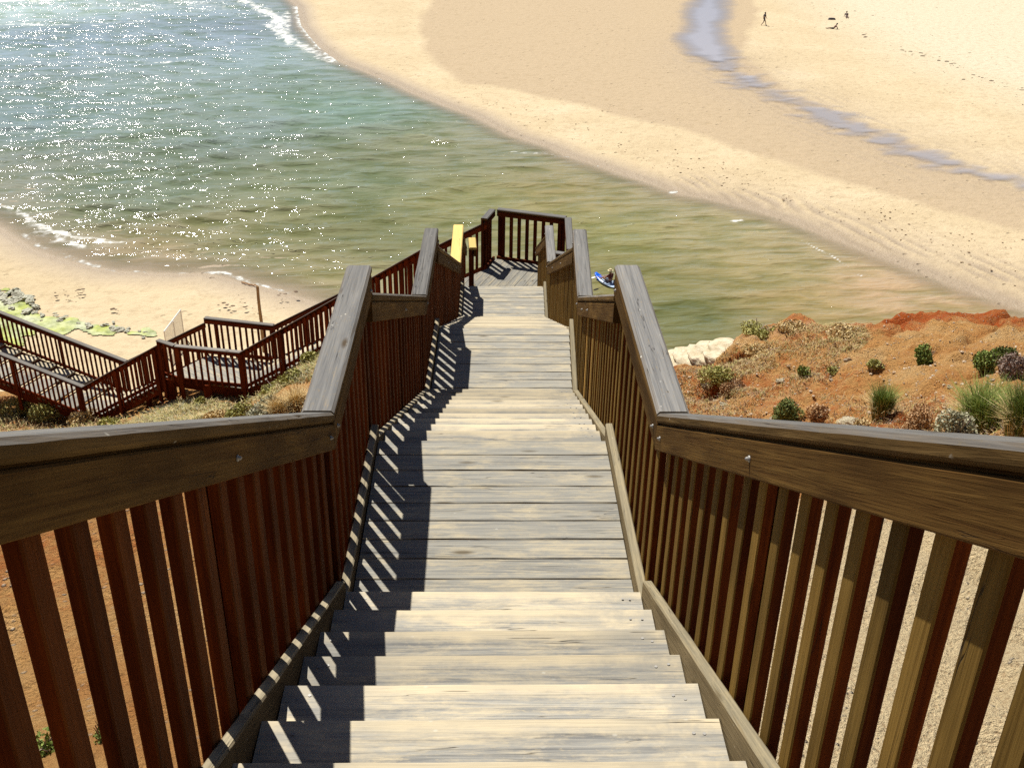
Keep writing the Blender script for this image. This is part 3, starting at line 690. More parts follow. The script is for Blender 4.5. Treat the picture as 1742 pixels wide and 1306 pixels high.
# water surface
XW, YW = fan(24, 900, 900, 760, 1.1)
dRw = sdist(XW, YW, RPOLY); dLw = sdist(XW, YW, LPOLY); dsh = np.minimum(-dRw, -dLw)
amp = np.clip(dsh/6, 0, 1)
def waves(X, Y):
    z = np.zeros(X.shape)
    wx = X + 2.5*vnoise(X, Y, .05, 40, 2); wy = Y + 2.5*vnoise(X, Y, .06, 41, 2)
    # crests run slightly up to the right in the picture
    for ang_, lam_, a_, sd_ in ((71, 9.5, .26, 1), (64, 5.2, .17, 2), (80, 3.1, .12, 3), (92, 1.9, .07, 4), (55, 1.35, .05, 5)):
        k = 2*math.pi/lam_; c_, s_ = math.cos(math.radians(ang_)), math.sin(math.radians(ang_))
        env = .5 + .9*np.clip(vnoise(X*.35, Y, .12, 42+sd_, 3)+.2, 0, 1)
        s = np.sin(k*(wx*c_*-1+wy*s_)+sd_*1.7 + 1.5*vnoise(X, Y, .15, 50+sd_, 2))
        z += a_*env*(1-np.abs(s))**1.0*1.3 - a_*.4
    return z
ZW = SEA + waves(XW, YW)*amp*(.35+.65*np.clip((-XW+YW*.45-10)/40, 0, 1))
# water colour: blue off-shore plus painted sky reflection, olive and sandy in river mouth
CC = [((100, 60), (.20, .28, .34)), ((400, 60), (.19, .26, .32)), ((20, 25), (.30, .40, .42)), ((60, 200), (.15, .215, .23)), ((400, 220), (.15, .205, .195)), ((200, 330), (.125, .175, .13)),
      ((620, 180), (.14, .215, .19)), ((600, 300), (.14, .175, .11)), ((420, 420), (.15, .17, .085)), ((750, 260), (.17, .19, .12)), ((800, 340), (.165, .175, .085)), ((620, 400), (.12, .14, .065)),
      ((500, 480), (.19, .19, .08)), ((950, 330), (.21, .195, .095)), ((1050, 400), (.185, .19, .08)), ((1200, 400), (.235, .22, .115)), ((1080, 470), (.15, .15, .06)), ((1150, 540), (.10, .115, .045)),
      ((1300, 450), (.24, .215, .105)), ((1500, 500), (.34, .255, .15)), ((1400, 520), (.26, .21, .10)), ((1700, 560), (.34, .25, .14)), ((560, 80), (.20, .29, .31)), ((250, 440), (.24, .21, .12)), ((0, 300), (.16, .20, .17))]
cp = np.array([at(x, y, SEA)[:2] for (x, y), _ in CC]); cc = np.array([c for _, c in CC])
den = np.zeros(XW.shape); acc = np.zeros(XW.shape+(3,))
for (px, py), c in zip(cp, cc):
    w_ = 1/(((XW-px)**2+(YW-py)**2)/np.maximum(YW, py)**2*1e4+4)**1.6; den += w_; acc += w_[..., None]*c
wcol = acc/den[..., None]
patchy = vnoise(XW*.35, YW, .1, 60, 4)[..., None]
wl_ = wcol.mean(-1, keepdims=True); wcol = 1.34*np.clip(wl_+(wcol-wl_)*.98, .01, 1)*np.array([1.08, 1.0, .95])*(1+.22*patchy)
shal = np.exp(-np.clip(dsh, 0, None)/np.where(dLw > dRw, 5.0, 2.8))*np.where(dLw > dRw, 1.5, 1.0); wcol = wcol*(1-shal[..., None]*.55) + shal[..., None]*.55*np.array([.36, .29, .20])
# foam
def line_foam(pts, wdt, seed, br=.2, fq=.5):
    d = seg_dist(XW, YW, atXY(pts, SEA)); nn = vnoise(XW, YW, fq, seed, 4); n2 = vnoise(XW, YW, 2.2, seed+1, 3)
    return np.clip(1.15 - np.abs(d + nn*wdt*1.0)/wdt, 0, 1)*np.clip(.62+br+n2*.8+nn, 0, 1)
foam = np.zeros(XW.shape)
for pts, wd, sd_, br in [([(505, 12), (512, 45), (540, 78), (575, 105)], .9, 70, .3), ([(395, -10), (430, 8), (470, 30), (480, 55), (500, 72), (530, 85), (562, 103)], 1.6, 71, .2), ([(488, 20), (490, 45), (475, 52), (450, 40)], .8, 72, .2),
        ([(500, 5), (540, 3), (580, -5)], 1.0, 73, .2), ([(-40, 5), (30, 2), (90, -4), (200, -20)], 4.0, 74, .6), ([(-20, 45), (40, 40), (115, 42)], 1.0, 75, .1),
        ([(250, 106), (300, 105), (350, 99), (385, 94)], .7, 76, .0),
        ([(-10, 345), (20, 355), (50, 372), (80, 388)], .38, 77, .2), ([(50, 375), (90, 395), (130, 402), (170, 408), (215, 411)], .42, 78, .2), ([(40, 398), (70, 418), (110, 436), (150, 448), (190, 463)], .4, 79, .05), ([(55, 385), (100, 408), (140, 418)], .8, 88, -.05), ([(225, 461), (250, 463), (280, 470), (310, 465), (350, 466), (380, 464)], .16, 80, .5),
        ([(340, 465), (380, 462), (410, 475), (440, 485), (470, 492), (500, 500)], .26, 81, .4), ([(870, 258), (930, 262), (968, 268)], .22, 82, .3), ([(968, 262), (1010, 278), (1020, 283)], .18, 83, .1), ([(1140, 328), (1158, 325), (1157, 318)], .35, 84, .5),
        ([(1250, 376), (1262, 374)], .35, 85, .5), ([(1365, 410), (1420, 438), (1466, 470)], .16, 86, .2), ([(572, 105), (640, 132), (700, 158)], .18, 87, -.1)]:
    foam = np.maximum(foam, line_foam(pts, wd, sd_, br))
hz = vnoise(XW*.4, YW, .16, 90, 4)
foam = np.maximum(foam, .45*np.clip(hz*2-.1, 0, 1)*np.clip((YW-125)/25, 0, 1)*np.clip((-XW-28)/15, 0, 1))
# the water sheet fades out where the bed rises through it
bed = np.maximum(np.where(dRw > 0, .03, dRw*.05), np.where(dLw > 0, .03, dLw*.035))
alpha = np.clip(-bed/.10, 0, 1)**.8
def water_mat():
    t = NT('river_mouth_water'); tc = t.new('ShaderNodeTexCoord'); P = tc.outputs['Object']
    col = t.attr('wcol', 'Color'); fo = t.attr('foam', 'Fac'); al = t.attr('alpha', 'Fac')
    Pm = t.mapv(P, (.55, 1.15, 1), (0, 0, math.radians(-17)))
    b1 = t.noise(t.mapv(Pm, (.6, 1, 1)), .8, 4, .5, .3); b2r = t.noise(Pm, 3.0, 2, .5, .3); b2 = t.math('POWER', t.ramp(b2r, [(.61, 0.0), (.80, 1.0)]), 1.5)
    c = t.mix(t.ramp(b1, [(.36, .75), (.56, 0.0)]), col, t.mix(1.0, col, (.55, .62, .42), 'MULTIPLY'))  # wave troughs painted darker, standing in for less sky reflection there
    fn = t.noise(P, 2.2, 5, .7); ff = t.ramp(t.math('ADD', fo, t.math('MULTIPLY', t.math('SUBTRACT', fn, .5), 1.5)), [(.30, 0.0), (.85, .9)])
    ff = t.math('MULTIPLY', ff, t.ramp(fo, [(.02, 0.0), (.15, 1.0)]))
    c = t.mix(ff, c, (.74, .75, .72))
    h = t.math('ADD', t.math('MULTIPLY', b1, .7), t.math('MULTIPLY', b2, .75))
    t.p.inputs['IOR'].default_value = 1.33
    a = t.math('MAXIMUM', al, ff)
    ro = t.math('ADD', .06, t.math('MULTIPLY', ff, .6))
    fl = t.ramp(al, [(0.0, .25), (1.0, 1.0)])
    gp = t.noise(t.mapv(P, (.16, .5, 1), (0, 0, math.radians(-17))), .55, 4, .65, .5)
    sxyz = t.new('ShaderNodeSeparateXYZ'); t.lk(P, sxyz.inputs[0])
    west = t.math('MULTIPLY', t.math('SUBTRACT', 16, sxyz.outputs[0]), 1/60, True)
    gust = t.ramp(gp, [(.50, .05), (.64, .80)])
    gust = t.math('MULTIPLY', gust, t.math('ADD', .30, t.math('MULTIPLY', west, .62)))
    h = t.math('ADD', t.math('MULTIPLY', b1, .6), t.math('MULTIPLY', t.math('MULTIPLY', b2, gust), .50))
    bm = t.new('ShaderNodeBump'); bm.inputs['Distance'].default_value = 1.3; t.lk(h, bm.inputs['Height']); t.lk(t.math('MULTIPLY', fl, .75), bm.inputs['Strength'])
    return t.set(color=c, rough=ro, spec=.5, normal=bm.outputs[0], alpha=a)
M['water'] = water_mat()
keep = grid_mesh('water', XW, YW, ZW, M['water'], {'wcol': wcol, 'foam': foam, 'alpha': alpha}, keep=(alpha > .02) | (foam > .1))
# trickle of the tidal stream across the flat
XS, YS = fan(60, 230, 420, 300, .75); XS = XS + 20
dSs = seg_dist(XS, YS, STR)
wid = 2.6 + 1.4*np.clip((YS-118)/25, 0, 1) + 1.2*vnoise(XS, YS, .12, 95, 3)
na = vnoise(XS*.6, YS, .8, 96, 4)
ast = np.clip((wid-dSs)/3.2 + na*1.15*np.clip((140-YS)/25, .15, 1), 0, 1)*(.68+.32*np.clip((YS-112)/16, 0, 1))
zs = np.full(XS.shape, SEA+.30)
t = NT('stream_water'); tc = t.new('ShaderNodeTexCoord')
nz = t.noise(t.mapv(tc.outputs['Object'], (1, 1.6, 1)), 2.2, 4)
M['stream'] = t.set(color=(.47, .45, .47), rough=.06, normal=t.bump(nz, .25, .05), alpha=t.math('MULTIPLY', t.attr('alpha', 'Fac'), .95))
hb = SEA + np.where(True, .55*(1-np.exp(-np.clip(sdist(XS, YS, RPOLY), 0, None)*.035/.55)), 0)
zs = hb + .015
sel = grid_mesh('stream', XS, YS, zs, M['stream'], {'alpha': ast*(sdist(XS, YS, RPOLY) > 4)}, keep=(ast > .02) & (sdist(XS, YS, RPOLY) > 4))
# sea bed / land sheet far around
big = 3000
mesh_obj('ground', [(-big, -big, SEA-2.6), (big, -big, SEA-2.6), (big, big, SEA-2.6), (-big, big, SEA-2.6)], [[0, 1, 2, 3]], M['sand'])['kind'] = 'structure'
# ================================================================ OBJECTS
# ---------------------------------------------------------------- sight-line helper: where does a line of sight meet the land / the sand
def ground_at(px, py, kind='land'):
    d = FW*FPX + EX*(px-CX) + EY*(py-CY); d = d/np.linalg.norm(d)
    if kind != 'land':
        return d*(SEA+.3)/d[2]
    ts = np.arange(2.5, 60, .1); P = ts[:, None]*d; g = land(P[:, 0], P[:, 1]); k = np.argmax((P[:, 2] < g) & (g > SEA+4))
    return P[k] if k else d*(-12.0)/d[2]
def mperpx(P): return float(np.dot(P, FW))/FPX

def leafmat(name, cols, rough=.7):
    t = NT(name); gi = t.new('ShaderNodeNewGeometry'); oi = t.new('ShaderNodeObjectInfo')
    st = [(i/(len(cols)-1), c) for i, c in enumerate(cols)]
    c = t.ramp(gi.outputs['Random Per Island'], st)
    hv = t.new('ShaderNodeHueSaturation'); t.lk(c, hv.inputs['Color']); t.lk(t.math('ADD', t.math('MULTIPLY', oi.outputs['Random'], .3), .85), hv.inputs['Value'])
    return t.set(color=hv.outputs[0], rough=rough, spec=.2)
M['leaf'] = leafmat('green_leaves', [(.10, .15, .03), (.20, .26, .05), (.30, .34, .10)])
M['olive'] = leafmat('olive_leaves', [(.24, .23, .06), (.38, .36, .11), (.50, .46, .18)])
M['greyleaf'] = leafmat('grey_green_leaves', [(.26, .25, .15), (.38, .37, .24), (.48, .45, .32)])
M['straw'] = leafmat('dry_grass', [(.40, .26, .10), (.60, .44, .2), (.72, .58, .33)])
M['twig'] = leafmat('dead_twigs', [(.14, .09, .07), (.26, .19, .15), (.36, .29, .25)])
M['rust'] = leafmat('rusty_dry_scrub', [(.26, .13, .05), (.42, .24, .11), (.54, .36, .2)])
M['darkleaf'] = leafmat('dark_green_leaves', [(.07, .10, .025), (.13, .16, .04), (.2, .22, .07)])

def cards(centers, normals_rand, size, elong=1.6):
    """one small bent leaf (two triangles) per centre"""
    n = len(centers); a = RNG.normal(size=(n, 3)); a /= np.linalg.norm(a, axis=1)[:, None]
    b = np.cross(a, RNG.normal(size=(n, 3))); b /= np.linalg.norm(b, axis=1)[:, None]
    s = size*(.6+.8*RNG.random(n))[:, None]
    c = np.asarray(centers); V = np.stack([c-a*s*elong/2, c+b*s/2+a*s*.1, c+a*s*elong/2, c-b*s/2+a*s*.1], 1).reshape(-1, 3)
    F = (np.arange(n)[:, None]*4+np.arange(4)).tolist(); return V, F
def shrub(label, P, w, h, mat, n=1500, leaf=.03, lobes=7, name='shrub', cat='shrub', group='shrubs on the cliff slopes', flat=1.0, stems=True, twigmat='twig', seed=0):
    rs = np.random.default_rng(seed+int(abs(P[0])*100)); C = []
    for k in range(lobes):
        a = rs.random()*math.tau; r_ = rs.random()**.6*w*.32
        c = np.array([math.cos(a)*r_, math.sin(a)*r_, h*(.35+.3*rs.random())]); rad = np.array([w*.24, w*.24, h*.36])*(.7+.6*rs.random())
        m_ = n//lobes; u = rs.normal(size=(m_, 3)); u /= np.linalg.norm(u, axis=1)[:, None]; q = c+u*rad*(.55+.5*rs.random((m_, 1))**.5)
        C.append(q)
    C = np.concatenate(C); C[:, 2] = np.abs(C[:, 2])
    V, F = cards(C, None, leaf); V = V+np.array(P)-np.array([0, 0, .04])
    root = thing(name, label, cat, tuple(P), group)
    mesh_obj('foliage', V, F, M[mat], root)
    vs, fs = [], []
    for k in range(22 if stems else 6):
        a = rs.random()*math.tau; e = np.array([math.cos(a)*w*.36*rs.random()**.4, math.sin(a)*w*.36*rs.random()**.4, h*(.5+.4*rs.random())])
        mid = e*.5+rs.normal(size=3)*w*.04; tw = .004+.01*w*rs.random()
        b = len(vs)
        for p, r_ in ((np.zeros(3)-[0, 0, .1], tw*1.6), (mid, tw), (e, tw*.4)):
            for j in range(3): vs.append(np.array(P)+p+np.array([math.cos(j*2.1)*r_, math.sin(j*2.1)*r_, 0]))
        for s_ in (0, 3):
            for j in range(3): fs.append([b+s_+j, b+s_+(j+1) % 3, b+s_+3+(j+1) % 3, b+s_+3+j])
    mesh_obj('stem', vs, fs, M[twigmat], root)
    return root
def blades(base, length, width, lean, n_each=1, droop=.5):
    n = len(base); a = RNG.random(n)*math.tau; L = length*(.55+.7*RNG.random(n)); ln = lean*(.3+RNG.random(n))
    d = np.stack([np.cos(a), np.sin(a), np.zeros(n)], 1); t = np.stack([-np.sin(a), np.cos(a), np.zeros(n)], 1)
    w = width*(.6+.6*RNG.random(n))[:, None]
    p0 = base; p1 = base + d*(ln*L*.35)[:, None] + _Z*(L*.6)[:, None]; p2 = base + d*(ln*L)[:, None] + _Z*(L*(1-droop*ln*.6))[:, None]
    V = np.stack([p0-t*w, p0+t*w, p1+t*w*.7, p1-t*w*.7, p2], 1).reshape(-1, 3)
    i = np.arange(n)*5; F = np.stack([i, i+1, i+2, i+3], 1).tolist() + np.stack([i+3, i+2, i+4], 1).tolist()
    return V, F
def tussock(label, P, w, h, mats=('leaf', 'straw'), n=900, group='grass tussocks on the cliff slopes', bw=.006):
    root = thing('grass_tussock', label, 'grass', tuple(P), group)
    for mt, nn, hh, le, nm in ((mats[0], n, h, .45*w/h, 'green_blades'), (mats[1], n//2, h*.75, .7*w/h, 'dry_blades')):
        r_ = w*.22*np.sqrt(RNG.random(nn)); a = RNG.random(nn)*math.tau
        b = np.stack([P[0]+r_*np.cos(a), P[1]+r_*np.sin(a), np.full(nn, P[2]-.04)], 1)
        V, F = blades(b, hh, bw, le); mesh_obj(nm, V, F, M[mt], root)
    return root

def px_shrub(label, px, py, wpx, hpx, mat, **k):
    P = ground_at(px, py); s = mperpx(P); return shrub(label, P, wpx*s, hpx*s*1.05, mat, **k)
px_shrub('small rounded green bush alone on the bare slope', 1575, 618, 38, 32, 'leaf', n=2600, leaf=.035, lobes=9)
px_shrub('low spreading green plant left of the rounded bush', 1490, 626, 38, 15, 'olive', n=1100, leaf=.035)
px_shrub('tiny olive plant left of the low spreading green one', 1418, 635, 20, 13, 'olive', n=600, leaf=.03)
px_shrub('small upright olive green plant nearest the sandy hollow', 1366, 642, 26, 22, 'leaf', n=900, leaf=.03)
px_shrub('large bright green bush at the right edge of the headland', 1678, 634, 52, 42, 'leaf', n=3000, leaf=.035, lobes=9)
px_shrub('grey tangle of dead twigs merging with the large green bush', 1722, 640, 62, 42, 'twig', n=2600, leaf=.03, lobes=8)
px_shrub('second green crown behind the tangle of dead twigs', 1712, 618, 46, 34, 'darkleaf', n=2000, leaf=.035)
px_shrub('dense dark green bush just above the right handrail', 1338, 728, 56, 58, 'darkleaf', n=3400, leaf=.03, lobes=9)
px_shrub('rusty brown dead bush beside the dense dark green one', 1385, 722, 44, 38, 'rust', n=1800, leaf=.03)
px_shrub('grey green shrub in front of the large tussock', 1622, 758, 66, 72, 'greyleaf', n=4200, leaf=.028, lobes=10)
px_shrub('pinkish dry shrub between the two tussocks', 1562, 742, 60, 60, 'rust', n=2400, leaf=.026)
px_shrub('dry olive shrub on the left crest of the headland', 1292, 566, 74, 18, 'olive', n=2200, leaf=.04)
px_shrub('dry brown shrub on the crest near the orange hollow', 1350, 560, 60, 15, 'straw', n=1500, leaf=.04)
px_shrub('low olive shrub in the dip of the crest', 1440, 570, 70, 14, 'straw', n=1900, leaf=.04)
px_shrub('brown scrub below the dark hollow of the headland', 1300, 606, 86, 18, 'straw', n=2000, leaf=.04)
px_shrub('grey brown scrub in the gully left of the headland', 1222, 646, 66, 24, 'olive', n=2000, leaf=.035)
px_shrub('dark brown scrub lower in the gully', 1248, 668, 48, 24, 'rust', n=1300, leaf=.03)
px_shrub('small dry shrub beside pale stones by the handrail', 1455, 742, 40, 34, 'straw', n=1300, leaf=.03)
for i, (x, y, w_, h_, mt, lb) in enumerate([(540, 622, 56, 26, 'olive', 'olive shrub beside the near railing high on the left slope'), (500, 650, 60, 22, 'olive', 'grey green shrub in the middle of the left slope'),
        (452, 708, 76, 30, 'greyleaf', 'grey green mound just above the left handrail'), (410, 706, 56, 20, 'olive', 'olive shrub left of the grey green mound'), (462, 672, 62, 22, 'olive', 'olive shrub above the grey green mound'),
        (400, 668, 34, 22, 'straw', 'dry plant at the corner post of the level lower landing'), (372, 716, 50, 18, 'straw', 'dry straw scrub near the tall landing posts'),
        (40, 708, 70, 40, 'olive', 'yellow green scrub below the last low flight'), (92, 716, 70, 36, 'olive', 'yellow green scrub right of the first one below the low flight'), (142, 724, 60, 30, 'straw', 'straw coloured scrub at the foot of the short lower flight'),
        (182, 730, 50, 22, 'olive', 'small olive scrub beside the posts of the short lower flight'), (14, 690, 30, 18, 'rust', 'rusty scrub at the left edge of the picture'), (345, 690, 24, 18, 'olive', 'little green plant at the foot of a tall post')]):
    px_shrub(lb, x, y, w_, h_, mt, n=2300, leaf=.034)
px_shrub('small green plant on bare earth seen between the left balusters', 82, 1278, 90, 40, 'leaf', n=900, leaf=.014)
px_shrub('small green weed between the left balusters, right of the first plant', 178, 1262, 40, 50, 'leaf', n=600, leaf=.012)
def px_tus(label, px, py, wpx, hpx, **k):
    P = ground_at(px, py); s = mperpx(P); return tussock(label, P, wpx*s, hpx*s*1.1, **k)
px_tus('upright green tussock beside the dry pinkish shrub', 1497, 712, 58, 58, n=1100)
px_tus('large green tussock at the right edge above the handrail', 1668, 742, 120, 88, n=2200)
px_tus('second large green tussock cut by the right edge', 1735, 748, 100, 95, n=1800)
px_tus('straw coloured tussock on the left slope beside the grey cap', 508, 700, 60, 42, mats=('straw', 'straw'), n=1200)
px_tus('smaller straw tussock above the left handrail', 475, 712, 50, 40, mats=('straw', 'straw'), n=800)

def rock_mat(name, c0, c1):
    t = NT(name); tc = t.new('ShaderNodeTexCoord'); n = t.noise(tc.outputs['Object'], 3, 6, .7); n2 = t.noise(tc.outputs['Object'], 14, 4, .7)
    return t.set(color=t.mix(t.ramp(n, [(.35, 0.0), (.65, 1.0)]), c0, c1), rough=.9, spec=.2, normal=t.bump(t.math('ADD', n, t.math('MULTIPLY', n2, .4)), .8, .15))
M['limestone'] = rock_mat('pale_limestone', (.50, .41, .26), (.76, .68, .50))
M['reef'] = rock_mat('reef_rock', (.34, .34, .24), (.78, .77, .64))
M['redstone'] = rock_mat('ochre_stone', (.50, .34, .20), (.72, .60, .46))
def rock_mesh(rx, ry, rz, seed, sub=3, rough=.25):
    bm = bmesh.new(); bmesh.ops.create_icosphere(bm, subdivisions=sub, radius=1)
    for v in bm.verts:
        c = v.co; n_ = float(vnoise(np.array([c.x*1.3+seed*3.1+c.z]), np.array([c.y*1.3+c.z*1.7+seed]), 1, seed, 3)[0])
        q = c*(1+rough*n_*1.6); q = Vector((round(q.x*3)/3*.35+q.x*.65, round(q.y*3)/3*.35+q.y*.65, round(q.z*3)/3*.35+q.z*.65)); v.co = Vector((q.x*rx, q.y*ry, q.z*rz))
    V = [tuple(v.co) for v in bm.verts]; F = [[v.index for v in f.verts] for f in bm.faces]; bm.free(); return np.array(V), F
# dry ground cover
def scatter(name, label_mats, polys_px, n, length, width, seed):
    rs = np.random.default_rng(seed); pts = []
    for poly in polys_px:
        W_ = poly if max(abs(c) for p in poly for c in p) < 100 else [ground_at(*p)[:2] for p in poly]; W_ = np.array(W_); lo = W_.min(0)-.3; hi = W_.max(0)+.3
        q = lo + (hi-lo)*rs.random((n*4, 2)); k = inside(q[:, 0], q[:, 1], [tuple(w) for w in W_]); q = q[k]
        dn = vnoise(q[:, 0], q[:, 1], .9, seed, 3); q = q[dn+rs.random(len(q))*.7 > .25][:n]; pts.append(q)
    q = np.concatenate(pts); z = land(q[:, 0], q[:, 1])-.02; base = np.c_[q, z]
    V, F = blades(base, length, width, 1.1); mi = rs.integers(0, len(label_mats), len(base)); mi = np.r_[mi, mi]
    o = mesh_obj(name, V, F, [M[x] for x in label_mats], None, None, mi); o['kind'] = 'stuff'
    return o
o = scatter('dry_grass', ['straw', 'rust', 'twig', 'straw', 'olive'], [[(1140, 640), (1200, 600), (1400, 560), (1460, 600), (1330, 690), (1150, 740)], [(1330, 690), (1742, 660), (1800, 780), (1200, 780)]], 9000, .12, .006, 3)
props(o, 'dry straw and twigs covering the headland above the right handrail', 'grass')
o = scatter('crest_grass', ['straw', 'olive', 'rust', 'straw'], [[(1180, 640), (1240, 590), (1290, 552), (1400, 556), (1480, 575), (1460, 600), (1330, 620), (1250, 680)]], 9000, .15, .007, 8)
props(o, 'dry tufts covering the left crest and gully of the headland', 'grass')
# rubble
V = []; F = []; rsg = np.random.default_rng(77); base_, fb_ = rock_mesh(1, .8, .6, 3, 1, .5)
hits = [ground_at(1170+rsg.random()*580, 560+rsg.random()*190) for _ in range(90)]
for j in range(1500):
    c0 = hits[j % 90]; x = c0[0]+rsg.normal()*.8; y = c0[1]+rsg.normal()*.8; s_ = .012+.05*rsg.random()**4; a = rsg.random()*6.3
    ca, sa = math.cos(a), math.sin(a); v = base_*s_; v = np.c_[v[:, 0]*ca-v[:, 1]*sa, v[:, 0]*sa+v[:, 1]*ca, v[:, 2]]
    F.extend([[q+len(V)*len(base_) for q in f] for f in fb_]); V.append(v+[x, y, 0])
VV = np.concatenate(V); cen = np.array([v.mean(0)[:2] for v in V]); zz_ = land(cen[:, 0], cen[:, 1]); VV[:, 2] += np.repeat(zz_, len(base_))
o = mesh_obj('gravel', VV, F, M['redstone']); props(o, 'loose ochre rubble strewn over the headland slope', 'gravel', kind='stuff')
o = scatter('hillside_grass', ['straw', 'olive', 'olive', 'straw', 'greyleaf'], [[(-2.6, 19.0), (-4.3, 20.6), (-5.4, 21.7), (-7.4, 22.3), (-8.4, 21), (-7, 18), (-2.6, 16.5)]], 15000, .17, .007, 4)
props(o, 'dry and olive grass covering the slope beside the lower stairs', 'grass')
o = scatter('scrub_grass', ['straw', 'olive', 'straw', 'rust'], [[(-8.2, 21.6), (-9.8, 23.3), (-13, 24.9), (-17, 26.9), (-17, 23), (-8.2, 20)]], 12000, .2, .008, 5)
props(o, 'yellowish grass at the foot of the last low flight', 'grass')

# ---------------------------------------------------------------- rocks
# white outcrop at the cliff foot
V = []; F = []
for i, (px, py, z, rx, ry, rz) in enumerate([(1236, 603, -14.6, .6, .8, .26), (1216, 608, -14.9, .7, .8, .26), (1194, 614, -15.2, .75, .8, .26), (1170, 621, -15.5, .8, .9, .28), (1146, 629, -15.9, .8, .9, .28), (1118, 640, -16.4, .8, .9, .26), (1215, 652, -16.6, 1.3, 1.2, 1.0), (1170, 662, -17.2, 1.4, 1.2, 1.0)]):
    P = at(px, py, z); v, f = rock_mesh(rx*1.15, ry*1.15, rz, 20+i, 4, .22); b = sum(len(x) for x in V); V.append(v+P); F += [[a+b for a in q] for q in f]
o = mesh_obj('rock_outcrop', np.concatenate(V), F, M['limestone'], smooth=True); props(o, 'pale limestone outcrop showing below the orange headland', 'rock')
# reef rocks on the left beach
protos = {}
def rock_thing(name, label, cat, P, s, mat, group, k):
    key = (mat, k % 5)
    if key not in protos:
        v, f = rock_mesh(1, .75, .42, 40+k % 5, 3, .55); o = mesh_obj(name, v, f, M[mat], origin=(0, 0, 0)); protos[key] = o
    else: o = protos[key].copy(); o.name = name; COL.objects.link(o)
    o.location = P; o.scale = (s*(.8+.6*random.random()), s, s*(.6+.6*random.random())); o.rotation_euler = (0, 0, random.random()*6.3); props(o, label, cat, group); return o
rs = np.random.default_rng(11)
band = [(0, 492), (30, 500), (62, 515), (70, 530), (100, 536), (128, 548), (150, 553), (175, 545), (200, 556), (225, 560), (248, 566)]
k = 0
for i in range(len(band)-1):
    for j in range(3):
        u = rs.random(); x = band[i][0]+(band[i+1][0]-band[i][0])*u+rs.normal()*5; y = band[i][1]+(band[i+1][1]-band[i][1])*u+rs.normal()*3
        P = at(x, y, SEA+.55); rock_thing('rock', 'weathered grey rock in the line of reef rocks edging the green seaweed', 'rock', (P[0], P[1], SEA+.45), .10+.22*rs.random()**2, 'reef', 'rocks along the green seaweed bed', k); k += 1
for j in range(16):
    x = rs.random()*75-10; y = 490+rs.random()*62*(.4+x/120); P = at(x, y, SEA+.55)
    rock_thing('rock', 'pale rock lying in the broad part of the green seaweed bed at the left edge', 'rock', (P[0], P[1], SEA+.45), .16+.3*rs.random()**2, 'reef', 'rocks within the green seaweed bed', k); k += 1
# seaweed
t = NT('green_seaweed'); tc = t.new('ShaderNodeTexCoord'); n = t.noise(tc.outputs['Object'], 1.1, 5, .7); n2 = t.noise(tc.outputs['Object'], .35, 3)
cw = t.mix(t.ramp(n2, [(.46, 0.0), (.66, 1.0)]), t.ramp(n, [(.35, (.16, .20, .02)), (.6, (.40, .45, .06))]), t.ramp(n, [(.35, (.20, .24, .10)), (.6, (.52, .54, .36))]))
M['weed'] = t.set(color=cw, rough=.6, normal=t.bump(n, .8, .1))
wp = atXY([(-120, 470), (0, 482), (50, 505), (100, 532), (150, 545), (200, 548), (262, 568), (200, 572), (120, 562), (60, 575), (0, 590), (-120, 600)], SEA+.5)
wx0, wx1 = min(p[0] for p in wp), max(p[0] for p in wp); wy0, wy1 = min(p[1] for p in wp), max(p[1] for p in wp)
gx, gy = np.meshgrid(np.linspace(wx0-1, wx1+1, 260), np.linspace(wy0-1, wy1+1, 200))
dwd = sdist(gx, gy, wp); nn = vnoise(gx, gy, .8, 61, 4)
zz = SEA+.55*(1-np.exp(-np.clip(sdist(gx, gy, LPOLY), 0, None)*.07/.55))+vnoise(gx, gy, .06, 30, 4)*.06+.05+.10*np.clip((dwd+nn*1.6)*.8, 0, 1)*np.abs(vnoise(gx, gy, 1.6, 62, 5, .7))*1.6; keepm = (dwd + nn*1.6 > .2)
idx = np.arange(gx.size).reshape(gx.shape); km = keepm[:-1, :-1] & keepm[1:, 1:] & keepm[:-1, 1:] & keepm[1:, :-1]
q = np.stack([idx[:-1, :-1][km], idx[:-1, 1:][km], idx[1:, 1:][km], idx[1:, :-1][km]], 1)
o = mesh_obj('seaweed', np.stack([gx.ravel(), gy.ravel(), zz.ravel()], 1), q.tolist(), M['weed'], smooth=True); props(o, 'bright green seaweed over low rocks on the left beach', 'seaweed', kind='stuff')
# stones on the headland
for j in range(60):
    x = 1170+rs.random()*560; y = 590+rs.random()*140; P = ground_at(x, y)
    rock_thing('stone', 'small pale stone scattered on the ochre headland', 'stone', (P[0], P[1], P[2]+.01), .025+.07*rs.random()**3, 'redstone', 'stones scattered on the headland', j)
for lab, px, py, s in (('white stone in the gully beside the right handrail cap', 1234, 687, .10), ('pale flat stone in the middle of the headland', 1330, 648, .13), ('pale boulder beside the small dry shrub above the handrail', 1455, 722, .22)):
    P = ground_at(px, py); rock_thing('stone', lab, 'stone', tuple(P), s, 'limestone', None, j); j += 1
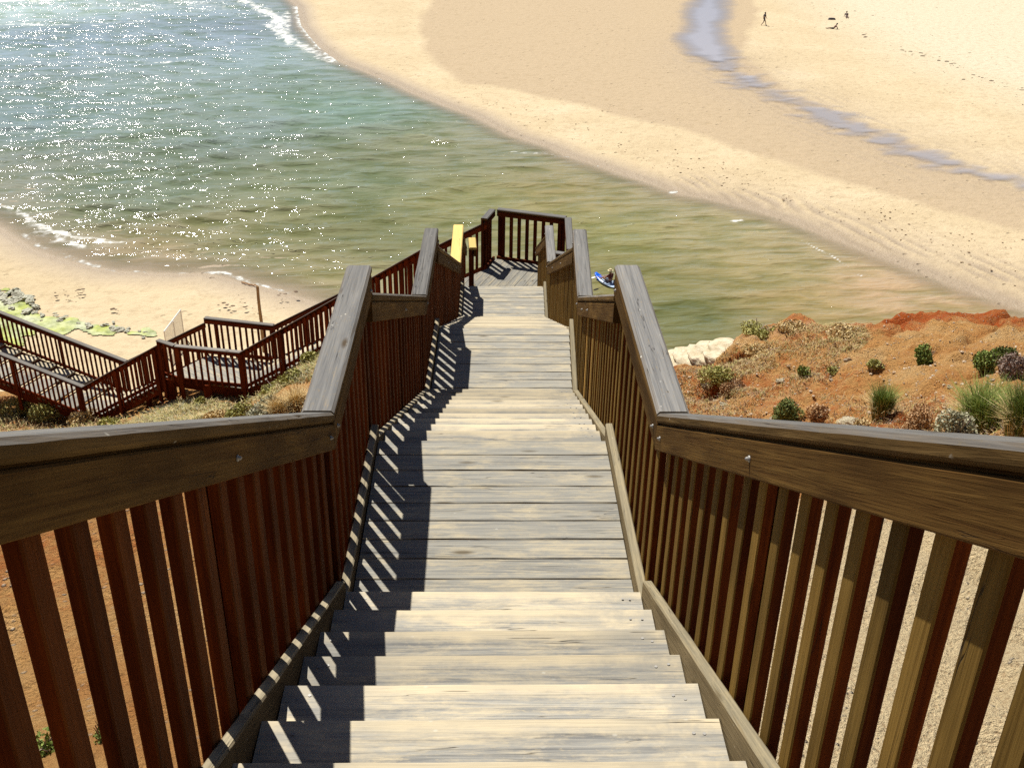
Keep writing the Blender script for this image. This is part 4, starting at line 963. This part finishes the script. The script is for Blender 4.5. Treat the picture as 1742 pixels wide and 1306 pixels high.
# wrack line
M['wrack'] = simple('dried_seaweed', (.16, .11, .07), .9)
wl_px = [(1378, 3), (1392, 20), (1418, 34), (1450, 45), (1470, 62), (1500, 76), (1560, 92), (1620, 110), (1668, 132), (1700, 142), (1745, 158), (1800, 185)]
V = []; F = []
def clump(P, s):
    v, f = rock_mesh(s, s*.7, s*.25, int(rs.integers(0, 50)), 1, .5); b = sum(len(x) for x in V); V.append(v+np.array(P)); F.extend([[a+b for a in q] for q in f])
for i in range(len(wl_px)-1):
    for j in range(9):
        u = rs.random(); x = wl_px[i][0]+(wl_px[i+1][0]-wl_px[i][0])*u; y = wl_px[i][1]+(wl_px[i+1][1]-wl_px[i][1])*u+rs.normal()*3.5
        P = at(x, y, SEA+.5); clump((P[0], P[1], SEA+.53), .07+.30*rs.random()**3)
for j in range(150):
    x = 1400+rs.random()*340; y = rs.random()*(x-1330)*.45; P = at(x, y, SEA+.5); clump((P[0], P[1], SEA+.53), .06+.18*rs.random()**3)
for cx_, cy_, sp, n_ in ((135, 497, 9, 10), (195, 527, 3, 3), (110, 500, 12, 8), (420, 525, 30, 8), (480, 500, 20, 6), (388, 520, 8, 6)):
    for j in range(n_):
        P = at(cx_+rs.normal()*sp, cy_+rs.normal()*sp*.35, SEA+.5); clump((P[0], P[1], SEA+.52), .05+.12*rs.random()**2)
o = mesh_obj('dried_seaweed', np.concatenate(V), F, M['wrack']); props(o, 'scattered dark dried seaweed along the upper beach', 'seaweed', kind='stuff')
# footprint pits and crumbs on the bar
V = []; F = []
for j in range(420):
    u = rs.random(); base = [(640, 115), (820, 175), (1000, 232), (1180, 285), (1360, 330), (1540, 385), (1740, 450)]
    i = int(u*6); f_ = u*6-i; x = base[i][0]+(base[i+1][0]-base[i][0])*f_+rs.normal()*40; y = base[i][1]+(base[i+1][1]-base[i][1])*f_+rs.normal()*14
    P = at(x, y, SEA+.5)
    if float(sdist(np.array([P[0]]), np.array([P[1]]), RPOLY)[0]) > 3: clump((P[0], P[1], float(SEA+.55*(1-math.exp(-float(sdist(np.array([P[0]]), np.array([P[1]]), RPOLY)[0])*.035/.55))+.02)), .04+.07*rs.random()**2)
M['crumb'] = simple('damp_sand_crumbs', (.30, .21, .12), .9)
o = mesh_obj('sand_crumbs', np.concatenate(V), F, M['crumb']); props(o, 'footprint crumbs and shell bits across the sand bar', 'debris', kind='stuff')

# ---------------------------------------------------------------- pole, driftwood, mesh screen
M['polewood'] = wood('old_pole_timber', (.30, .19, .09), (.46, .32, .16))
def tube(P, Q, r0, r1, n=12, seg=6, wob=0.0):
    P = np.array(P, float); Q = np.array(Q, float); d = Vector(Q-P); q = d.to_track_quat('Z', 'Y').to_matrix(); L = d.length
    V = []; G = []; F = []
    for k in range(seg+1):
        u = k/seg; c = P+(Q-P)*u+RNG.normal(size=3)*wob*(0 < k < seg); r_ = r0+(r1-r0)*u
        for j in range(n):
            a = j*math.tau/n; V.append(c+np.array(q @ Vector((math.cos(a)*r_, math.sin(a)*r_, 0)))); G.append((u*L, a*r_, r_))
    for k in range(seg):
        for j in range(n): F.append([k*n+j, k*n+(j+1) % n, (k+1)*n+(j+1) % n, (k+1)*n+j])
    F.append([seg*n+j for j in range(n)]); F.append([j for j in range(n)][::-1]); return V, F, G
top = at(438, 487, SEA+3.9); bot = at(450, 602, SEA+.2)
v, f, g = tube(bot, top, .10, .075, wob=.01); o = mesh_obj('wooden_pole', v, f, M['polewood'], None, g, smooth=False); props(o, 'leaning weathered wooden pole standing in the beach behind the lower landing', 'pole')
v, f, g = tube(at(411, 480, SEA+.1), at(438, 486.5, SEA+.12), .05, .04, 8, 8, .03); o = mesh_obj('driftwood', v, f, M['rust'], None, g); props(o, 'thin dark driftwood stick lying at the waterline', 'driftwood')
# screen: three posts, top rope and mesh panel
zt = SEA+2.0; A0 = at(279, 564, zt); A1 = at(294.5, 547, zt); A2 = at(307, 527, zt)
root = thing('mesh_screen', 'whitish mesh screen strung between thin poles on the beach', 'screen', (A1[0], A1[1], SEA+.4))
M['netpole'] = simple('white_pole', (.75, .74, .70), .5)
t = NT('white_mesh'); tc = t.new('ShaderNodeTexCoord'); ch = t.new('ShaderNodeTexChecker'); ch.inputs['Scale'].default_value = 60; t.lk(tc.outputs['Object'], ch.inputs['Vector'])
M['net'] = t.set(color=(.8, .78, .70), rough=.8, alpha=.55)
for Pp in (A0, A1, A2):
    v, f, g = tube((Pp[0], Pp[1], SEA+.3), (Pp[0], Pp[1], Pp[2]+.02), .03, .03, 8, 1); mesh_obj('pole', v, f, M['netpole'], root, g)
v, f, g = tube(A0, A2, .04, .04, 6, 1); mesh_obj('top_rail', v, f, M['netpole'], root, g)
vv = []; ff = []
for k in range(13):
    u = k/12; c = A0+(A2-A0)*u; sag = .04*math.sin(u*math.tau*2)
    for h in range(5): vv.append((c[0]+sag, c[1], SEA+.45+(zt-.03-SEA-.45)*h/4))
for k in range(12):
    for h in range(4): ff.append([k*5+h, (k+1)*5+h, (k+1)*5+h+1, k*5+h+1])
mesh_obj('mesh_panel', vv, ff, M['net'], root, smooth=True)

# ---------------------------------------------------------------- people
def skin_mesh(name, V, E, R_, mat, sub=2, root_i=0):
    me = bpy.data.meshes.new(name+'_cage'); me.from_pydata(V, E, []); o = bpy.data.objects.new(name+'_cage', me); COL.objects.link(o)
    sk = o.modifiers.new('skin', 'SKIN'); sk.use_smooth_shade = True
    for i, r_ in enumerate(R_):
        sv_ = me.skin_vertices[0].data[i]; sv_.radius = (r_, r_) if isinstance(r_, (int, float)) else r_; sv_.use_root = (i == root_i)
    ss = o.modifiers.new('s', 'SUBSURF'); ss.levels = sub; ss.render_levels = sub
    dg = bpy.context.evaluated_depsgraph_get(); dg.update(); m2 = bpy.data.meshes.new_from_object(o.evaluated_get(dg)); bpy.data.objects.remove(o)
    m2.name = name; m2.materials.clear(); m2.materials.append(mat); return m2
def put(name, me, parent):
    o = bpy.data.objects.new(name, me); COL.objects.link(o); o.parent = parent; return o
M['skin_tan'] = simple('tanned_skin', (.30, .16, .09), .6, nscale=3, var=.1)
M['skin_dark'] = simple('shaded_skin', (.20, .11, .07), .6, nscale=3, var=.1)
M['maroon'] = simple('maroon_top', (.10, .012, .015), .7)
M['navy'] = simple('dark_clothes', (.035, .03, .045), .7)
M['purple'] = simple('dusky_clothes', (.10, .06, .10), .7)
M['hair'] = simple('dark_hair', (.03, .02, .015), .6)
M['hat'] = simple('straw_hat', (.55, .48, .28), .8)
def person(label, loc, rotz, pose, shirt, pants, hair='hair', hat=False, skin='skin_tan'):
    """pose: joint positions in metres in the person's own frame (x right, y forward, z up)"""
    root = thing('person', label, 'person', tuple(loc)); root.rotation_euler = (0, 0, rotz)
    J = pose; names = ['pelvis', 'waist', 'chest', 'neck', 'head', 'crown', 'face']; V = [J[k] for k in names]; E = [(0, 1), (1, 2), (2, 3), (3, 4), (4, 5), (4, 6)]
    R_ = [.125, .115, .14, .055, .095, .075, .03]
    for s in ('l', 'r'):
        b = len(V)
        V += [J['sh'+s], J['el'+s], J['wr'+s], J['ha'+s]]; E += [(2, b), (b, b+1), (b+1, b+2), (b+2, b+3)]; R_ += [.06, .043, .028, .034]
        hv = np.array(J['ha'+s]); d = hv-np.array(J['wr'+s]); d = d/np.linalg.norm(d); sd_ = np.cross(d, [.3, .4, .85]); sd_ /= np.linalg.norm(sd_)
        for q in range(5):
            off = (q-1.5)*.018 if q < 4 else -.05; ln = [.065, .078, .074, .06, .035][q]
            V.append(tuple(hv+sd_*off+d*ln*(1 if q < 4 else .4))); E.append((b+3, len(V)-1)); R_.append(.009)
        b = len(V)
        V += [J['hi'+s], J['kn'+s], J['an'+s], J['to'+s]]; E += [(0, b), (b, b+1), (b+1, b+2), (b+2, b+3)]; R_ += [.09, .062, .042, .034]
    put('body', skin_mesh('body', V, E, R_, M[skin]), root)
    if shirt: 
        Vs = [J['waist'], J['chest'], tuple(np.array(J['neck'])*.55+np.array(J['chest'])*.45)]; Es = [(0, 1), (1, 2)]; Rs = [.135, .158, .10]
        for s in ('l', 'r'):
            b = len(Vs); mid = tuple(np.array(J['sh'+s])*.4+np.array(J['el'+s])*.6); Vs += [J['sh'+s], mid]; Es += [(1, b), (b, b+1)]; Rs += [.075, .066]
        put('shirt', skin_mesh('shirt', Vs, Es, Rs, M[shirt]), root)
    if pants:
        Vs = [J['waist'], J['pelvis']]; Es = [(0, 1)]; Rs = [.13, .145]
        for s in ('l', 'r'):
            b = len(Vs); mid = tuple(np.array(J['hi'+s])*.3+np.array(J['kn'+s])*.7); Vs += [J['hi'+s], mid]; Es += [(1, b), (b, b+1)]; Rs += [.105, .092]
        put('shorts', skin_mesh('shorts', Vs, Es, Rs, M[pants], root_i=1), root)
    h = np.array(J['head']); cr = np.array(J['crown']); up = (cr-h)/np.linalg.norm(cr-h); fa = np.array(J['face'])-h
    bm = bmesh.new(); bmesh.ops.create_uvsphere(bm, u_segments=16, v_segments=10, radius=.105)
    for v in list(bm.verts):
        if v.co.z < -.01 and v.co.y > -.02: v.co *= .8
    me = bpy.data.meshes.new('hair'); bm.to_mesh(me); bm.free(); me.materials.append(M[hair]); o = put('hair', me, root); o.location = Vector(h+up*.045-fa*.35); o.scale = (.95, 1.05, 1.0)
    if hat:
        bm = bmesh.new(); prof_ = [(.19, 0), (.185, .012), (.11, .02), (.105, .09), (.07, .115), (.0, .12)]
        ring = []
        for r_, z_ in prof_:
            ring.append([bm.verts.new((max(r_, .001)*math.cos(k*math.tau/20), max(r_, .001)*math.sin(k*math.tau/20), z_)) for k in range(20)])
        for a_, b_ in zip(ring[:-1], ring[1:]):
            for k in range(20): bm.faces.new([a_[k], a_[(k+1) % 20], b_[(k+1) % 20], b_[k]])
        me = bpy.data.meshes.new('hat'); bm.to_mesh(me); bm.free(); me.materials.append(M['hat']); o = put('hat', me, root); o.location = Vector(h+up*.075)
    return root
walk = dict(pelvis=(0, 0, .95), waist=(0, .01, 1.10), chest=(0, .03, 1.32), neck=(0, .04, 1.50), head=(0, .06, 1.63), crown=(0, .05, 1.71), face=(0, .14, 1.61),
    shl=(-.18, .03, 1.43), ell=(-.23, -.10, 1.18), wrl=(-.22, -.06, .94), hal=(-.22, -.03, .87), shr=(.18, .03, 1.43), elr=(.23, .10, 1.18), wrr=(.21, .24, .98), har=(.20, .29, .93),
    hil=(-.09, 0, .92), knl=(-.10, .26, .52), anl=(-.10, .36, .09), tol=(-.10, .52, .03), hir=(.09, 0, .92), knr=(.10, -.10, .50), anr=(.10, -.42, .14), tor=(.10, -.36, .02))
P = at(1299, 44, SEA+.52); person('person in dark clothes walking along the sand flat by the shallow stream', (P[0], P[1], SEA+.52), math.radians(-78), walk, 'navy', 'navy', skin='skin_dark')
recl = dict(pelvis=(0, 0, .12), waist=(0, -.12, .20), chest=(0, -.30, .36), neck=(0, -.40, .52), head=(0, -.42, .66), crown=(0, -.44, .74), face=(0, -.34, .65),
    shl=(-.18, -.32, .46), ell=(-.24, -.52, .24), wrl=(-.26, -.60, .05), hal=(-.27, -.55, .03), shr=(.18, -.32, .46), elr=(.24, -.52, .24), wrr=(.26, -.60, .05), har=(.27, -.55, .03),
    hil=(-.09, .02, .12), knl=(-.12, .45, .20), anl=(-.12, .85, .07), tol=(-.13, .93, .16), hir=(.09, .02, .12), knr=(.12, .46, .14), anr=(.13, .88, .07), tor=(.14, .96, .15))
P = at(1417, 50, SEA+.52); person('person in dark clothes leaning back on the sand with legs stretched out', (P[0], P[1], SEA+.52), math.radians(82), recl, 'maroon', 'navy', skin='skin_dark')
sit = dict(recl); P = at(1440, 30, SEA+.54); person('farthest person sitting on the pale sand above the dried seaweed', (P[0], P[1], SEA+.54), math.radians(170), sit, 'navy', 'navy', skin='skin_dark')
# bag
P = at(1415, 34, SEA+.54); bm = bmesh.new(); bmesh.ops.create_cube(bm, size=1)
for v in bm.verts: v.co = Vector((v.co.x*1.1*(1-.3*(v.co.z > 0)), v.co.y*.35, v.co.z*.26))
bmesh.ops.bevel(bm, geom=bm.edges[:], offset=.06, segments=3, affect='EDGES', profile=.6)
me = bpy.data.meshes.new('beach_bag'); bm.to_mesh(me); bm.free(); me.materials.append(M['navy']); o = bpy.data.objects.new('beach_bag', me); COL.objects.link(o); o.location = (P[0], P[1], SEA+.66); props(o, 'long dark beach bag lying on the pale sand', 'bag')

# kayak with its paddler
KA = np.array(at(1013, 473, SEA)); KB = np.array(at(1050, 489, SEA)); kd = (KB-KA)/np.linalg.norm(KB-KA); yaw = math.atan2(kd[1], kd[0])
t = NT('kayak_plastic'); tc = t.new('ShaderNodeTexCoord'); sx = t.new('ShaderNodeSeparateXYZ'); t.lk(tc.outputs['Object'], sx.inputs[0])
n = t.noise(tc.outputs['Object'], 2.2, 2); cc_ = t.mix(t.ramp(t.math('ADD', sx.outputs[0], t.math('MULTIPLY', n, .5)), [(.9/1, 0.0), (1.0, 1.0)]), (.01, .13, .75), (.55, .70, .90))
M['kayak'] = t.set(color=cc_, rough=.3)
root = thing('kayak', 'blue and white kayak floating beside the right hand railings', 'kayak', (KA[0], KA[1], SEA)); root.rotation_euler = (0, 0, yaw)
bm = bmesh.new(); L_ = 2.9; rings = []
for k in range(25):
    u = k/24; w_ = .40*math.sin(math.pi*min(1, max(0, u*.94+.03)))**.55; ro = .16*(2*u-1)**4*1.6
    ring = []
    for j in range(16):
        a = j*math.tau/16; y_ = math.cos(a)*w_; z_ = math.sin(a)
        dep = (.05+.12*(abs(y_)/.4)) if z_ > 0 else .16
        hollow = -.10*math.exp(-((u-.5)/.14)**4)*(z_ > .3)
        ring.append(bm.verts.new((u*L_, y_, .10+ro+z_*dep*(1 if z_ > 0 else 1)+hollow)))
    rings.append(ring)
for a_, b_ in zip(rings[:-1], rings[1:]):
    for j in range(16): bm.faces.new([a_[j], a_[(j+1) % 16], b_[(j+1) % 16], b_[j]])
bm.faces.new(rings[0][::-1]); bm.faces.new(rings[-1]); bmesh.ops.recalc_face_normals(bm, faces=bm.faces)
me = bpy.data.meshes.new('hull'); bm.to_mesh(me); bm.free(); me.materials.append(M['kayak'])
for p in me.polygons: p.use_smooth = True
put('hull', me, root)
bm = bmesh.new(); bmesh.ops.create_cube(bm, size=1)
for v in bm.verts: v.co = Vector((v.co.x*.07, v.co.y*.42, v.co.z*.36))
bmesh.ops.bevel(bm, geom=bm.edges[:], offset=.03, segments=3, affect='EDGES')
me = bpy.data.meshes.new('seat_back'); bm.to_mesh(me); bm.free(); me.materials.append(M['navy']); o = put('seat_back', me, root); o.location = (1.78, 0, .34)
seatp = dict(pelvis=(0, 0, .20), waist=(0, -.04, .34), chest=(0, -.03, .56), neck=(0, 0, .74), head=(0, .03, .87), crown=(0, .02, .95), face=(0, .11, .85),
    shl=(-.18, -.01, .67), ell=(-.27, .16, .46), wrl=(-.30, .38, .50), hal=(-.30, .45, .50), shr=(.18, -.01, .67), elr=(.27, .16, .46), wrr=(.30, .38, .42), har=(.30, .45, .42),
    hil=(-.10, .04, .20), knl=(-.20, .45, .36), anl=(-.16, .82, .18), tol=(-.16, .92, .26), hir=(.10, .04, .20), knr=(.20, .45, .36), anr=(.16, .82, .18), tor=(.16, .92, .26))
kp = np.array([KA[0], KA[1], SEA]) + kd*1.3
person('person in a maroon top and pale hat sitting in the blue kayak with a paddle', tuple(kp), yaw+math.pi/2, seatp, 'maroon', 'navy', hat=True)
# paddle across the lap: shaft and two blades
fwd = np.array([math.cos(yaw+math.pi), math.sin(yaw+math.pi), 0]); sidev = np.array([-fwd[1], fwd[0], 0]); pc = kp+fwd*.46+_Z*.47
root = thing('paddle', 'double bladed white paddle held across the blue kayak', 'paddle', tuple(pc-_Z*.4))
v, f, g = tube(pc-sidev*.95-_Z*.10, pc+sidev*.95+_Z*.10, .016, .016, 8, 1); mesh_obj('shaft', v, f, M['netpole'], root, g)
for sg in (-1, 1):
    c = pc+sidev*sg*1.1+_Z*sg*.12; vs = []
    for k in range(12):
        a = k*math.tau/12; vs.append(c+sidev*math.cos(a)*.22+fwd*math.sin(a)*.085+_Z*.012)
    for k in range(12):
        a = k*math.tau/12; vs.append(c+sidev*math.cos(a)*.22+fwd*math.sin(a)*.085-_Z*.012)
    mesh_obj('blade', vs, [list(range(12)), list(range(12, 24))[::-1]]+[[k, k+12, (k+1) % 12+12, (k+1) % 12] for k in range(12)], M['netpole'], root)
